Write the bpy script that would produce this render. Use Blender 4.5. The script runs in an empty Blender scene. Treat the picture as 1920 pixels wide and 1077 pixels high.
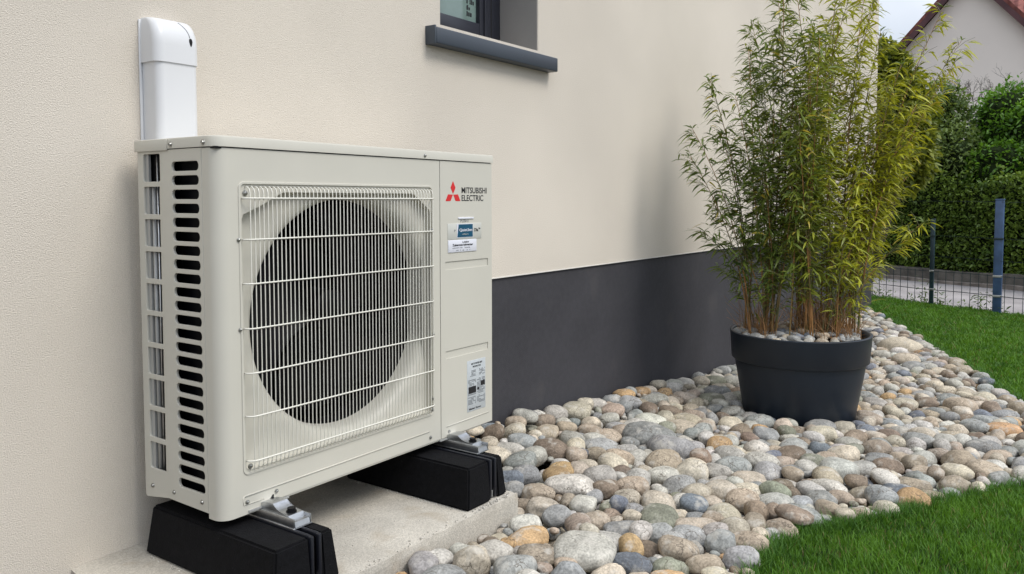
import bpy, bmesh, math, random
import numpy as np
from mathutils import Vector, Matrix
R = math.radians
rng = np.random.RandomState(11)
random.seed(5)
S = bpy.context.scene
C = S.collection

# ---------------------------------------------------------------- camera, sky, sun, exposure
YAW, PITCH = 0.6094, 0.05453
CAM = Vector((-1.19116, -1.73986, 0.78539))
cd = bpy.data.cameras.new('camera'); cam = bpy.data.objects.new('camera', cd); C.objects.link(cam); S.camera = cam
cd.sensor_width = 36; cd.lens = 1528.43 / 1920 * 36
cd.shift_x = (960 - 982.97) / 1920; cd.shift_y = (459.145 - 538.5) / 1920
cd.clip_start = 0.05; cd.clip_end = 500
fwd = Vector((math.cos(PITCH) * math.cos(YAW), math.cos(PITCH) * math.sin(YAW), -math.sin(PITCH)))
rgt = Vector((math.sin(YAW), -math.cos(YAW), 0)); up = rgt.cross(fwd)
cam.matrix_world = Matrix(((rgt.x, up.x, -fwd.x, CAM.x), (rgt.y, up.y, -fwd.y, CAM.y), (rgt.z, up.z, -fwd.z, CAM.z), (0, 0, 0, 1)))

SUN_EL, SUN_AZ = R(52), R(-80)          # direction towards the sun (azimuth from +x)
wd = bpy.data.worlds.new('World'); S.world = wd; wd.use_nodes = True
nt = wd.node_tree; nt.nodes.clear()
wo = nt.nodes.new('ShaderNodeOutputWorld'); bg = nt.nodes.new('ShaderNodeBackground')
sky = nt.nodes.new('ShaderNodeTexSky'); sky.sky_type = 'NISHITA'; sky.sun_disc = False
sky.sun_elevation = SUN_EL; sky.sun_rotation = math.pi / 2 - SUN_AZ
tc = nt.nodes.new('ShaderNodeTexCoord'); no = nt.nodes.new('ShaderNodeTexNoise')
no.inputs['Scale'].default_value = 2.2; no.inputs['Detail'].default_value = 6
cr = nt.nodes.new('ShaderNodeValToRGB'); cr.color_ramp.elements[0].position = 0.40; cr.color_ramp.elements[1].position = 0.66
cr.color_ramp.elements[0].color = (.45, .45, .45, 1)
mx = nt.nodes.new('ShaderNodeMix'); mx.data_type = 'RGBA'
mx.inputs[7].default_value = (8.3, 8.8, 9.6, 1)
nt.links.new(tc.outputs['Generated'], no.inputs['Vector']); nt.links.new(no.outputs['Fac'], cr.inputs['Fac'])
nt.links.new(cr.outputs['Color'], mx.inputs[0]); nt.links.new(sky.outputs['Color'], mx.inputs[6])
sx = nt.nodes.new('ShaderNodeSeparateXYZ'); nt.links.new(tc.outputs['Generated'], sx.inputs[0])
zr = nt.nodes.new('ShaderNodeMapRange'); zr.inputs[1].default_value = 0; zr.inputs[2].default_value = .9; zr.inputs[3].default_value = .50; zr.inputs[4].default_value = 1.45; nt.links.new(sx.outputs['Z'], zr.inputs[0])
zs = nt.nodes.new('ShaderNodeVectorMath'); zs.operation = 'SCALE'; nt.links.new(mx.outputs[2], zs.inputs[0]); nt.links.new(zr.outputs[0], zs.inputs['Scale'])
nt.links.new(zs.outputs[0], bg.inputs['Color']); nt.links.new(bg.outputs['Background'], wo.inputs['Surface'])
bg.inputs['Strength'].default_value = 0.10
sd = bpy.data.lights.new('sun', 'SUN'); sun = bpy.data.objects.new('sun', sd); C.objects.link(sun)
sd.energy = 1.35; sd.angle = R(24); sd.color = (1.0, 0.955, 0.89)
sdir = Vector((math.cos(SUN_EL) * math.cos(SUN_AZ), math.cos(SUN_EL) * math.sin(SUN_AZ), math.sin(SUN_EL)))
sun.rotation_euler = sdir.to_track_quat('Z', 'Y').to_euler()
S.view_settings.view_transform = 'Standard'; S.view_settings.look = 'None'
S.view_settings.exposure = 0.66; S.view_settings.gamma = 1

# ---------------------------------------------------------------- materials
def mat(name, col, rough=.6, metal=0, var=.06, vscale=3, bump=0, bscale=60, spec=.5, attr=None, speck=0, sscale=90, bdet=4, bdist=.002, coat=0, dirt=None, trans=0, cracks=0):
    m = bpy.data.materials.new(name); m.use_nodes = True; t = m.node_tree; N = t.nodes; L = t.links
    b = N['Principled BSDF']; b.inputs['Roughness'].default_value = rough; b.inputs['Metallic'].default_value = metal
    b.inputs['Specular IOR Level'].default_value = spec
    if coat: b.inputs['Coat Weight'].default_value = coat; b.inputs['Coat Roughness'].default_value = .25
    co = N.new('ShaderNodeTexCoord').outputs['Object']
    if attr:
        a = N.new('ShaderNodeAttribute'); a.attribute_name = attr; base = a.outputs['Color']
        vm = N.new('ShaderNodeVectorMath'); vm.operation = 'MULTIPLY_ADD'; L.new(base, vm.inputs[0]); vm.inputs[1].default_value = (31, 47, 23); L.new(co, vm.inputs[2]); co = vm.outputs[0]
    else:
        r = N.new('ShaderNodeRGB'); r.outputs[0].default_value = (*col, 1); base = r.outputs[0]
    n1 = N.new('ShaderNodeTexNoise'); n1.inputs['Scale'].default_value = vscale; n1.inputs['Detail'].default_value = 5; L.new(co, n1.inputs['Vector'])
    mr = N.new('ShaderNodeMapRange'); mr.inputs[1].default_value = .3; mr.inputs[2].default_value = .7; mr.inputs[3].default_value = 1 - var * 1.5; mr.inputs[4].default_value = 1 + var
    L.new(n1.outputs['Fac'], mr.inputs[0])
    ml = N.new('ShaderNodeVectorMath'); ml.operation = 'SCALE'; L.new(base, ml.inputs[0]); L.new(mr.outputs[0], ml.inputs['Scale']); out = ml.outputs[0]
    if speck:
        n2 = N.new('ShaderNodeTexNoise'); n2.inputs['Scale'].default_value = sscale; n2.inputs['Detail'].default_value = 3; L.new(co, n2.inputs['Vector'])
        r2 = N.new('ShaderNodeMapRange'); r2.inputs[1].default_value = .36; r2.inputs[2].default_value = .64; r2.inputs[3].default_value = 1 - speck; r2.inputs[4].default_value = 1 + speck * .6
        L.new(n2.outputs['Fac'], r2.inputs[0])
        m2 = N.new('ShaderNodeVectorMath'); m2.operation = 'SCALE'; L.new(out, m2.inputs[0]); L.new(r2.outputs[0], m2.inputs['Scale']); out = m2.outputs[0]
    if dirt:
        n3 = N.new('ShaderNodeTexNoise'); n3.inputs['Scale'].default_value = dirt[1]; n3.inputs['Detail'].default_value = 6; L.new(co, n3.inputs['Vector'])
        r3 = N.new('ShaderNodeMapRange'); r3.inputs[1].default_value = dirt[2]; r3.inputs[2].default_value = dirt[3]; L.new(n3.outputs['Fac'], r3.inputs[0])
        m3 = N.new('ShaderNodeMix'); m3.data_type = 'RGBA'; L.new(r3.outputs[0], m3.inputs[0]); L.new(out, m3.inputs[6]); m3.inputs[7].default_value = (*dirt[0], 1); out = m3.outputs[2]
    if cracks:      # pits and pale veins of the stone
        vo = N.new('ShaderNodeTexVoronoi'); vo.feature = 'DISTANCE_TO_EDGE'; vo.inputs['Scale'].default_value = 22
        nz = N.new('ShaderNodeTexNoise'); nz.inputs['Scale'].default_value = 30; nz.inputs['Detail'].default_value = 5; L.new(co, nz.inputs['Vector'])
        va = N.new('ShaderNodeVectorMath'); va.operation = 'MULTIPLY_ADD'; L.new(nz.outputs['Color'], va.inputs[0]); va.inputs[1].default_value = (.05, .05, .05); L.new(co, va.inputs[2]); L.new(va.outputs[0], vo.inputs['Vector'])
        mk = N.new('ShaderNodeTexNoise'); mk.inputs['Scale'].default_value = 11; L.new(co, mk.inputs['Vector'])
        e1 = N.new('ShaderNodeMapRange'); e1.inputs[1].default_value = 0; e1.inputs[2].default_value = .035; e1.inputs[3].default_value = 1; e1.inputs[4].default_value = 0; L.new(vo.outputs['Distance'], e1.inputs[0])
        e2 = N.new('ShaderNodeMapRange'); e2.inputs[1].default_value = .50; e2.inputs[2].default_value = .60; L.new(mk.outputs['Fac'], e2.inputs[0])
        e3 = N.new('ShaderNodeMath'); e3.operation = 'MULTIPLY'; L.new(e1.outputs[0], e3.inputs[0]); L.new(e2.outputs[0], e3.inputs[1])
        mm = N.new('ShaderNodeMix'); mm.data_type = 'RGBA'; L.new(e3.outputs[0], mm.inputs[0]); L.new(out, mm.inputs[6]); mm.inputs[7].default_value = (.10, .082, .062, 1)
        pn = N.new('ShaderNodeTexNoise'); pn.inputs['Scale'].default_value = 17; pn.inputs['Detail'].default_value = 8; pn.inputs['Roughness'].default_value = .65
        pa = N.new('ShaderNodeVectorMath'); pa.operation = 'ADD'; pa.inputs[1].default_value = (5, 3, 7); L.new(co, pa.inputs[0]); L.new(pa.outputs[0], pn.inputs['Vector'])
        e4 = N.new('ShaderNodeMapRange'); e4.inputs[1].default_value = .54; e4.inputs[2].default_value = .66; e4.inputs[4].default_value = .6; L.new(pn.outputs['Fac'], e4.inputs[0])
        mp = N.new('ShaderNodeMix'); mp.data_type = 'RGBA'; L.new(e4.outputs[0], mp.inputs[0]); L.new(mm.outputs[2], mp.inputs[6]); mp.inputs[7].default_value = (.55, .52, .46, 1); out = mp.outputs[2]
    L.new(out, b.inputs['Base Color'])
    if trans:
        tb_ = N.new('ShaderNodeBsdfTranslucent'); gm = N.new('ShaderNodeVectorMath'); gm.operation = 'MULTIPLY'; gm.inputs[1].default_value = (1.2, 1.15, .6); L.new(out, gm.inputs[0]); L.new(gm.outputs[0], tb_.inputs['Color'])
        ms = N.new('ShaderNodeMixShader'); ms.inputs[0].default_value = trans; L.new(b.outputs[0], ms.inputs[1]); L.new(tb_.outputs[0], ms.inputs[2]); L.new(ms.outputs[0], N['Material Output'].inputs['Surface'])
    if bump:
        nb = N.new('ShaderNodeTexNoise'); nb.inputs['Scale'].default_value = bscale; nb.inputs['Detail'].default_value = bdet; L.new(co, nb.inputs['Vector'])
        bp = N.new('ShaderNodeBump'); bp.inputs['Strength'].default_value = bump; bp.inputs['Distance'].default_value = bdist
        L.new(nb.outputs['Fac'], bp.inputs['Height']); L.new(bp.outputs['Normal'], b.inputs['Normal'])
    return m

M = {}
M['render'] = mat('cream_render', (.695, .634, .545), .9, var=.055, vscale=1.1, bump=.85, bscale=300, bdet=8, bdist=.0035, spec=.15, speck=.17, sscale=420)
M['reveal'] = mat('grey_reveal', (.30, .285, .27), .9, bump=.4, bscale=200, spec=.2)
M['plinth'] = mat('dark_plinth', (.055, .054, .060), .8, var=.09, vscale=2.5, bump=.45, bscale=240, spec=.22, speck=.05, sscale=40, dirt=((.085, .08, .078), 3, .62, .9))
M['bead'] = mat('trim_bead', (.75, .72, .66), .6)
M['anthracite'] = mat('anthracite_metal', (.043, .054, .070), .45, var=.03, spec=.5)
M['frame'] = mat('window_frame_dark', (.022, .024, .034), .4)
M['gasket'] = mat('gasket_black', (.004, .004, .005), .5)
M['panel'] = mat('painted_steel', (.578, .557, .482), .42, var=.02, vscale=5, bump=.04, bscale=500, spec=.45, bdist=.0004)
M['panel2'] = mat('painted_steel_wire', (.72, .70, .62), .38, var=.02, spec=.5)
M['dark'] = mat('black_plastic', (.004, .004, .005), .5, var=.1, spec=.2)
M['fanblack'] = mat('fan_black', (.0022, .0022, .0028), .55, var=.1, spec=.14)
M['fins'] = mat('coil_fins', (.003, .0035, .005), .5, var=.3, vscale=40, spec=.18)
M['alu'] = mat('aluminium', (.56, .57, .58), .34, 1, var=.12, vscale=30, bump=.15, bscale=120)
M['galv'] = mat('light_sheet', (.42, .42, .40), .45, .2)
M['screw'] = mat('screw_steel', (.40, .40, .38), .35, 1, var=.2, vscale=200)
M['rubber'] = mat('recycled_rubber', (.0042, .0042, .0052), .85, var=.3, vscale=60, bump=.6, bscale=260, bdist=.003, spec=.18, dirt=((.05, .05, .05), 120, .72, .80))
M['band'] = mat('rubber_band_black', (.010, .011, .016), .4, spec=.5)
M['pad'] = mat('concrete_slab', (.50, .465, .40), .92, var=.14, vscale=5, bump=.6, bscale=220, speck=.20, sscale=260, spec=.2, dirt=((.36, .30, .22), 7, .55, .75))
M['white'] = mat('white_pvc', (.66, .665, .67), .35, var=.012, spec=.45)
M['pot'] = mat('pot_anthracite', (.0130, .0200, .0310), .42, var=.12, bump=.08, bscale=300, spec=.42)
M['soil'] = mat('soil', (.045, .035, .026), .95, var=.4, vscale=20, bump=.8, bscale=60, bdist=.01, spec=.1)
M['lawnsoil'] = mat('lawn_ground', (.022, .045, .012), .95, var=.4, vscale=15, bump=.8, bscale=80, bdist=.01, spec=.1)
M['stone'] = mat('river_stone', (.4, .4, .4), .78, var=.20, vscale=22, bump=.75, bscale=48, bdet=8, bdist=.007, spec=.25, attr='tint', speck=.26, sscale=150, cracks=1)
M['leaf'] = mat('leaf', (.1, .1, .1), .42, var=.05, spec=.4, attr='tint', trans=.30)
M['grass'] = mat('grass_blade', (.1, .1, .1), .5, var=.05, spec=.25, attr='tint', trans=.35)
M['twig'] = mat('green_twig', (.13, .13, .04), .6, var=.3, vscale=12)
M['culm'] = mat('bamboo_culm', (.36, .175, .055), .5, var=.35, vscale=9, dirt=((.09, .10, .03), 4, .45, .6))
M['drystem'] = mat('dry_stem', (.36, .19, .075), .7, var=.3, vscale=12)
M['road'] = mat('road_gravel', (.34, .315, .31), .95, var=.15, vscale=2, bump=.6, bscale=50, bdist=.01, speck=.2, sscale=60, spec=.2)
M['curb'] = mat('old_concrete', (.13, .12, .105), .95, var=.3, vscale=5, bump=.6, bscale=40, bdist=.01, spec=.2)
M['curbtop'] = mat('kerb_edge', (.22, .19, .165), .95, var=.3, vscale=6, bump=.6, bscale=40, bdist=.01, spec=.2)
M['postblue'] = mat('post_blue', (.050, .095, .19), .4, var=.2, vscale=10, spec=.5)
M['postgreen'] = mat('post_green', (.010, .032, .042), .4, var=.15, spec=.5)
M['wire'] = mat('wire_green', (.012, .03, .035), .5)
M['nwall'] = mat('neighbour_render', (.82, .735, .655), .9, var=.04, vscale=.8, bump=.3, bscale=60, spec=.2)
M['verge'] = mat('verge_brown', (.085, .032, .034), .7, var=.2, vscale=4)
M['bark'] = mat('bark', (.07, .055, .04), .9, var=.3, vscale=12, bump=.6, bscale=50, bdist=.01)
M['hedgecore'] = mat('hedge_inner', (.022, .034, .012), .95, var=.5, vscale=9, bump=1, bscale=14, bdist=.05, spec=.05)
M['paper'] = mat('white_sticker', (.70, .71, .76), .4, var=.01)
M['greypaper'] = mat('grey_sticker', (.50, .53, .54), .4, var=.05, vscale=80)
M['clearlabel'] = mat('pale_label', (.56, .56, .51), .3, var=.01)
M['teal'] = mat('teal_print', (.004, .075, .14), .4, var=.1, vscale=60)
M['red'] = mat('red_print', (.62, .022, .024), .4, var=.01)
M['ink'] = mat('black_print', (.012, .012, .014), .5, var=.01)
M['greyink'] = mat('grey_print', (.20, .21, .22), .5, var=.2, vscale=200)
def glassmat():
    m = mat('window_glass', (.16, .225, .205), .06, var=.12, vscale=6, spec=.8)
    return m
M['glass'] = glassmat()
def tilemat():
    m = mat('roof_tiles', (.30, .115, .095), .8, var=.3, vscale=5, bump=0, spec=.3)
    t = m.node_tree; N = t.nodes; L = t.links; b = N['Principled BSDF']
    tcn = N.new('ShaderNodeTexCoord'); w1 = N.new('ShaderNodeTexWave'); w1.bands_direction = 'Y'; w1.inputs['Scale'].default_value = 1.1
    w2 = N.new('ShaderNodeTexWave'); w2.bands_direction = 'Z'; w2.wave_profile = 'SAW'; w2.inputs['Scale'].default_value = 1.4
    L.new(tcn.outputs['Object'], w1.inputs['Vector']); L.new(tcn.outputs['Object'], w2.inputs['Vector'])
    ad = N.new('ShaderNodeMath'); L.new(w1.outputs['Fac'], ad.inputs[0]); L.new(w2.outputs['Fac'], ad.inputs[1])
    bp = N.new('ShaderNodeBump'); bp.inputs['Distance'].default_value = .08; bp.inputs['Strength'].default_value = 1; L.new(ad.outputs[0], bp.inputs['Height']); L.new(bp.outputs['Normal'], b.inputs['Normal'])
    return m
M['tiles'] = tilemat()

# ---------------------------------------------------------------- helpers
def link(name, me, m, parent=None):
    o = bpy.data.objects.new(name, me); C.objects.link(o)
    if m is not None and not me.materials: me.materials.append(M[m] if isinstance(m, str) else m)
    if parent: o.parent = parent; o.matrix_parent_inverse = parent.matrix_world.inverted() if False else Matrix.Translation(-Vector(parent['o']) if 'o' in parent else Vector((0, 0, 0)))
    return o
def empty(name, loc, label, cat, group=None):
    o = bpy.data.objects.new(name, None); C.objects.link(o); o.location = loc; o.empty_display_size = .05
    o['label'] = label; o['category'] = cat; o['o'] = list(loc)
    if group: o['group'] = group
    return o
def tag(o, label=None, cat=None, group=None, kind=None):
    if label: o['label'] = label
    if cat: o['category'] = cat
    if group: o['group'] = group
    if kind: o['kind'] = kind
    return o
def center(o):                     # put a top-level mesh's origin at its base
    me = o.data; n = len(me.vertices); a = np.empty(n * 3, 'f'); me.vertices.foreach_get('co', a); a = a.reshape(-1, 3)
    c = (a.max(0) + a.min(0)) / 2; c[2] = a[:, 2].min(); me.vertices.foreach_set('co', (a - c).ravel()); o.location = c; me.update(); return o
def fin(bm, name, m, parent=None, smooth=False, ang=None):
    bmesh.ops.recalc_face_normals(bm, faces=bm.faces)
    me = bpy.data.meshes.new(name); bm.to_mesh(me); bm.free()
    if smooth:
        me.polygons.foreach_set('use_smooth', [True] * len(me.polygons))
        if ang: me.set_sharp_from_angle(angle=R(ang))
    return link(name, me, m, parent)
def box(bm, x0, x1, y0, y1, z0, z1, bev=0, seg=2):
    b2 = bmesh.new(); bmesh.ops.create_cube(b2, size=1)
    for v in b2.verts: v.co = Vector(((x0 + x1) / 2 + v.co.x * (x1 - x0), (y0 + y1) / 2 + v.co.y * (y1 - y0), (z0 + z1) / 2 + v.co.z * (z1 - z0)))
    if bev: bmesh.ops.bevel(b2, geom=b2.edges[:], offset=bev, segments=seg, affect='EDGES', profile=.5)
    t = bpy.data.meshes.new('t'); b2.to_mesh(t); b2.free(); bm.from_mesh(t); bpy.data.meshes.remove(t)
def bx(name, x0, x1, y0, y1, z0, z1, m, parent=None, bev=0, seg=2):
    bm = bmesh.new(); box(bm, x0, x1, y0, y1, z0, z1, bev, seg); return fin(bm, name, m, parent, smooth=bev > 0, ang=50)
def tube(bm, pts, r, n=6, caps=True):
    pts = [Vector(p) for p in pts]; rings = []
    rr = r if isinstance(r, (list, tuple)) else [r] * len(pts)
    ref = None
    for i, p in enumerate(pts):
        d = (pts[min(i + 1, len(pts) - 1)] - pts[max(i - 1, 0)]).normalized()
        if ref is None: ref = d.orthogonal().normalized()
        a = (ref - d * ref.dot(d)).normalized(); b = d.cross(a); ref = a
        rings.append([bm.verts.new(p + (a * math.cos(2 * math.pi * k / n) + b * math.sin(2 * math.pi * k / n)) * rr[i]) for k in range(n)])
    for i in range(len(rings) - 1):
        for k in range(n): bm.faces.new((rings[i][k], rings[i][(k + 1) % n], rings[i + 1][(k + 1) % n], rings[i + 1][k]))
    if caps: bm.faces.new(rings[0][::-1]); bm.faces.new(rings[-1])
def loft(bm, rings, close=True, cap=True):
    vs = [[bm.verts.new(p) for p in r] for r in rings]; n = len(vs[0])
    for i in range(len(vs) - 1):
        for k in range(n if close else n - 1): bm.faces.new((vs[i][k], vs[i][(k + 1) % n], vs[i + 1][(k + 1) % n], vs[i + 1][k]))
    if cap: bm.faces.new(vs[0][::-1]); bm.faces.new(vs[-1])
def rrect(x0, x1, z0, z1, r, n=5):
    p = []
    for cx, cz, a0 in ((x1 - r, z1 - r, 0), (x0 + r, z1 - r, 90), (x0 + r, z0 + r, 180), (x1 - r, z0 + r, 270)):
        for k in range(n + 1): a = R(a0 + 90 * k / n); p.append((cx + r * math.cos(a), cz + r * math.sin(a)))
    return p
def plate(outer, holes, th, bev=0):
    """flat sheet with holes, as a bmesh in local x,y; thickness towards -z"""
    cu = bpy.data.curves.new('c', 'CURVE'); cu.dimensions = '2D'; cu.fill_mode = 'BOTH'; cu.extrude = th / 2; cu.bevel_depth = bev; cu.bevel_resolution = 1
    for loop in [outer] + holes:
        s = cu.splines.new('POLY'); s.points.add(len(loop) - 1); s.use_cyclic_u = True
        for q, pt in zip(s.points, loop): q.co = (pt[0], pt[1], 0, 1)
    o = bpy.data.objects.new('c', cu); C.objects.link(o); dg = bpy.context.evaluated_depsgraph_get(); dg.update()
    me = bpy.data.meshes.new_from_object(o.evaluated_get(dg)); bpy.data.objects.remove(o); bpy.data.curves.remove(cu)
    bm = bmesh.new(); bm.from_mesh(me); bpy.data.meshes.remove(me)
    return bm
def onfront(bm, y, th):           # local x,y -> world x,z on a plane facing -y, front face at y
    for v in bm.verts: v.co = Vector((v.co.x, y + th / 2 - v.co.z, v.co.y))
    return bm
def onside(bm, x, th):            # local x,y -> world y,z on a plane facing -x, face at x
    for v in bm.verts: v.co = Vector((x + th / 2 - v.co.z, v.co.x, v.co.y))
    return bm
def text(name, body, x, z, h, w, m, parent, y=0, bold=0.0, rot=0, align='LEFT'):
    cu = bpy.data.curves.new('t', 'FONT'); cu.body = body; cu.size = 1; cu.offset = bold; cu.extrude = .001; cu.align_x = align
    o = bpy.data.objects.new('t', cu); C.objects.link(o); dg = bpy.context.evaluated_depsgraph_get(); dg.update()
    me = bpy.data.meshes.new_from_object(o.evaluated_get(dg)); bpy.data.objects.remove(o)
    n = len(me.vertices); a = np.empty(n * 3, 'f'); me.vertices.foreach_get('co', a); a = a.reshape(-1, 3)
    lo, hi = a.min(0), a.max(0); u = (a[:, 0] - lo[0]) / (hi[0] - lo[0]) * w; v = (a[:, 1] - lo[1]) / (hi[1] - lo[1]) * h
    if rot: u, v = -v, u
    out = np.stack([x + u, y - .0003 - (a[:, 2] > 0) * .0004, z + v], 1)
    me.vertices.foreach_set('co', out.ravel()); me.update()
    me.materials.clear()
    return link(name, me, m, parent)
def bulk(name, V, faces, tint, m, parent=None, smooth=False):
    """V: (N,k,3) vertices of N copies, faces: index tuples in one copy, tint: (N,3) or None"""
    N, k = V.shape[:2]; me = bpy.data.meshes.new(name)
    me.vertices.add(N * k); me.vertices.foreach_set('co', V.astype('f').ravel())
    fl = [len(f) for f in faces]; tot = sum(fl)
    idx = np.concatenate([np.array(f) for f in faces]); li = (idx[None] + (np.arange(N) * k)[:, None]).ravel()
    me.loops.add(N * tot); me.loops.foreach_set('vertex_index', li.astype('i'))
    ls = (np.concatenate([[0], np.cumsum(fl)[:-1]])[None] + (np.arange(N) * tot)[:, None]).ravel()
    me.polygons.add(N * len(faces)); me.polygons.foreach_set('loop_start', ls.astype('i'))
    me.polygons.foreach_set('use_smooth', [smooth] * (N * len(faces)))
    me.update(calc_edges=True)
    if tint is not None:
        at = me.color_attributes.new('tint', 'FLOAT_COLOR', 'POINT')
        c = np.ones((N, k, 4), 'f'); c[:, :, :3] = tint[:, None, :]; at.data.foreach_set('color', c.ravel())
    return link(name, me, m, parent)
def screw(parent, p, axis, r=.0055, m='screw'):
    """round-headed screw on a face; axis 'y' faces -y, 'x' faces -x"""
    bm = bmesh.new(); prof = [(r * 1.35, 0), (r * 1.3, .0012), (r, .0016), (r * .85, .004), (r * .35, .0052), (r * .3, .004)]
    rings = []
    for rad, h in prof:
        ring = []
        for k in range(12):
            a = 2 * math.pi * k / 12; u, v = rad * math.cos(a), rad * math.sin(a)
            ring.append((p[0] + u, p[1] - h, p[2] + v) if axis == 'y' else (p[0] - h, p[1] + u, p[2] + v))
        rings.append(ring)
    loft(bm, rings); return fin(bm, 'screw', m, parent, True, 40)
def ico(sub):
    b = bmesh.new(); bmesh.ops.create_icosphere(b, subdivisions=sub, radius=1); b.verts.ensure_lookup_table()
    v = np.array([list(x.co) for x in b.verts]); f = [tuple(q.index for q in p.verts) for p in b.faces]; b.free(); return v, f
def inpoly(px, py, poly):
    c = np.zeros(px.shape, bool); n = len(poly)
    for i in range(n):
        x0, y0 = poly[i]; x1, y1 = poly[(i + 1) % n]
        if y0 == y1: continue
        c ^= ((y0 > py) != (y1 > py)) & (px < (x1 - x0) * (py - y0) / (y1 - y0) + x0)
    return c

YW = 0.40            # plane of the house wall
def surf(x, y):      # height of the top of the pebbles and of the lawn
    x = np.asarray(x, float); y = np.asarray(y, float)
    b = -.25 - .065 * (np.clip(x, -3, 4) - 1) - .00875 * (np.clip(x, 4, 8) - 4)
    amp = np.interp(x, [1, 1.6, 4.2, 6], [.12, .13, .06, .02])
    return b + amp * np.exp(-(YW - np.minimum(y, YW)) / .3)
NEAR = [(-.8, -1.12), (.5, -1.04), (1.12, -.965), (1.30, -.965), (1.45, -.985), (1.62, -1.06), (1.85, -1.185), (2.05, -1.26), (2.27, -1.34), (2.75, -1.555), (3.3, -1.85), (4.2, -2.6), (4.4, -3.4), (-.8, -3.4)]
FAR = [(9.1, .42), (8.6, .27), (8.1, -.02), (7.5, -.27), (6.5, -.69), (5.95, -.90), (5.5, -1.12), (5.05, -1.26), (4.7, -1.42), (4.2, -1.75), (3.8, -2.4), (4.0, -4.8), (7.72, -4.8), (11.4, 3.2), (9.1, 3.2)]

# ---------------------------------------------------------------- ground, lawn soil, road
def ground():
    xs = np.concatenate([np.arange(-4, 12, .25), [14, 20, 40, 90, 200]]); ys = np.concatenate([[-200, -60, -20, -10], np.arange(-6, 4, .25), [8, 20, 60, 200]])
    bm = bmesh.new(); g = []
    for x in xs:
        row = []
        for y in ys:
            z = float(surf(min(x, 9), min(max(y, -4), .4))) - .11
            row.append(bm.verts.new((x, y, z)))
        g.append(row)
    for i in range(len(xs) - 1):
        for j in range(len(ys) - 1): bm.faces.new((g[i][j], g[i + 1][j], g[i + 1][j + 1], g[i][j + 1]))
    tag(fin(bm, 'ground', 'soil', None, True), kind='structure')
def lawn(name, poly, off):
    # fine grid clipped to the lawn outline, with a skirt down into the soil
    bm = bmesh.new(); vs = [bm.verts.new((x, y, 0)) for x, y in poly]; f = bm.faces.new(vs)
    bmesh.ops.triangulate(bm, faces=[f])
    xs = [p[0] for p in poly]; ys = [p[1] for p in poly]
    for a in np.arange(min(xs), max(xs), .3): bmesh.ops.bisect_plane(bm, geom=bm.verts[:] + bm.edges[:] + bm.faces[:], plane_co=(a, 0, 0), plane_no=(1, 0, 0))
    for a in np.arange(min(ys), max(ys), .3): bmesh.ops.bisect_plane(bm, geom=bm.verts[:] + bm.edges[:] + bm.faces[:], plane_co=(0, a, 0), plane_no=(0, 1, 0))
    for v in bm.verts: v.co.z = float(surf(v.co.x, min(v.co.y, .4))) + off
    ed = [e for e in bm.edges if e.is_boundary]; r = bmesh.ops.extrude_edge_only(bm, edges=ed)
    for v in r['geom']:
        if isinstance(v, bmesh.types.BMVert): v.co.z -= .15
    tag(fin(bm, name, 'lawnsoil', None, False), kind='structure')
ground()
lawn('lawn', NEAR, -.035)
lawn('lawn', FAR, -.03)

def grass(name, poly, n, hmin, hmax, w, label, ylim=None, off=-.03, seed=1, lush=1.0):
    r = np.random.RandomState(seed); xs = [p[0] for p in poly]; ys = [p[1] for p in poly]
    y0 = min(ys) if ylim is None else ylim
    P = np.zeros((0, 2))
    while len(P) < n:
        q = np.stack([r.uniform(min(xs), max(xs), n), r.uniform(y0, max(ys), n)], 1)
        d = ((q - np.array([CAM.x, CAM.y])) @ np.array([math.cos(YAW), math.sin(YAW)])); s = ((q - np.array([CAM.x, CAM.y])) @ np.array([math.sin(YAW), -math.cos(YAW)]))
        ok = inpoly(q[:, 0], q[:, 1], poly) & (d > .5) & (s < d * .80 + .3)
        P = np.concatenate([P, q[ok]])
    P = P[:n]; P += r.normal(0, .008, P.shape)
    z = surf(P[:, 0], np.minimum(P[:, 1], .4)) + off
    cl = np.sin(P[:, 0] * 9 + 2 * np.sin(P[:, 1] * 6)) * np.sin(P[:, 1] * 11 + 1.5 * np.sin(P[:, 0] * 7)); cl2 = np.sin(P[:, 0] * 31 + 3 * np.sin(P[:, 1] * 17)) * np.sin(P[:, 1] * 37 + np.sin(P[:, 0] * 29) * 2)
    h = r.uniform(hmin, hmax, n) * (1 + .22 * cl + .15 * cl2); a = r.uniform(0, 2 * np.pi, n); lean = r.uniform(.1, .95, n) * h
    dx, dy = np.cos(a), np.sin(a); b = a + np.pi / 2 + r.normal(0, .5, n); wx, wy = np.cos(b) * w, np.sin(b) * w
    V = np.zeros((n, 7, 3)); base = np.stack([P[:, 0], P[:, 1], z], 1)
    for i, (t, ww) in enumerate(((0, .8), (.4, 1), (.75, .7))):
        c = base + np.stack([dx * lean * t ** 2, dy * lean * t ** 2, h * t], 1); o = np.stack([wx, wy, wx * 0], 1) * ww / 2
        V[:, 2 * i] = c - o; V[:, 2 * i + 1] = c + o
    V[:, 6] = base + np.stack([dx * lean, dy * lean, h * .97], 1)
    g = np.clip(.5 + .25 * cl + .2 * cl2 + r.normal(0, .25, n), 0, 1)[:, None]
    tint = (np.array([[.036, .100, .012]]) * (1 - g) + np.array([[.105, .225, .022]]) * g) * lush
    dry = r.uniform(size=n) < .035; tint[dry] = (.22, .20, .08)
    return tag(bulk(name, V, [(0, 1, 3, 2), (2, 3, 5, 4), (4, 5, 6)], tint, 'grass'), label, 'grass', kind='stuff')
grass('grass', NEAR, 85000, .018, .036, .0026, 'short bright green grass of the near lawn in the lower right corner', ylim=-2.6, off=-.035, lush=1.25)
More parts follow.
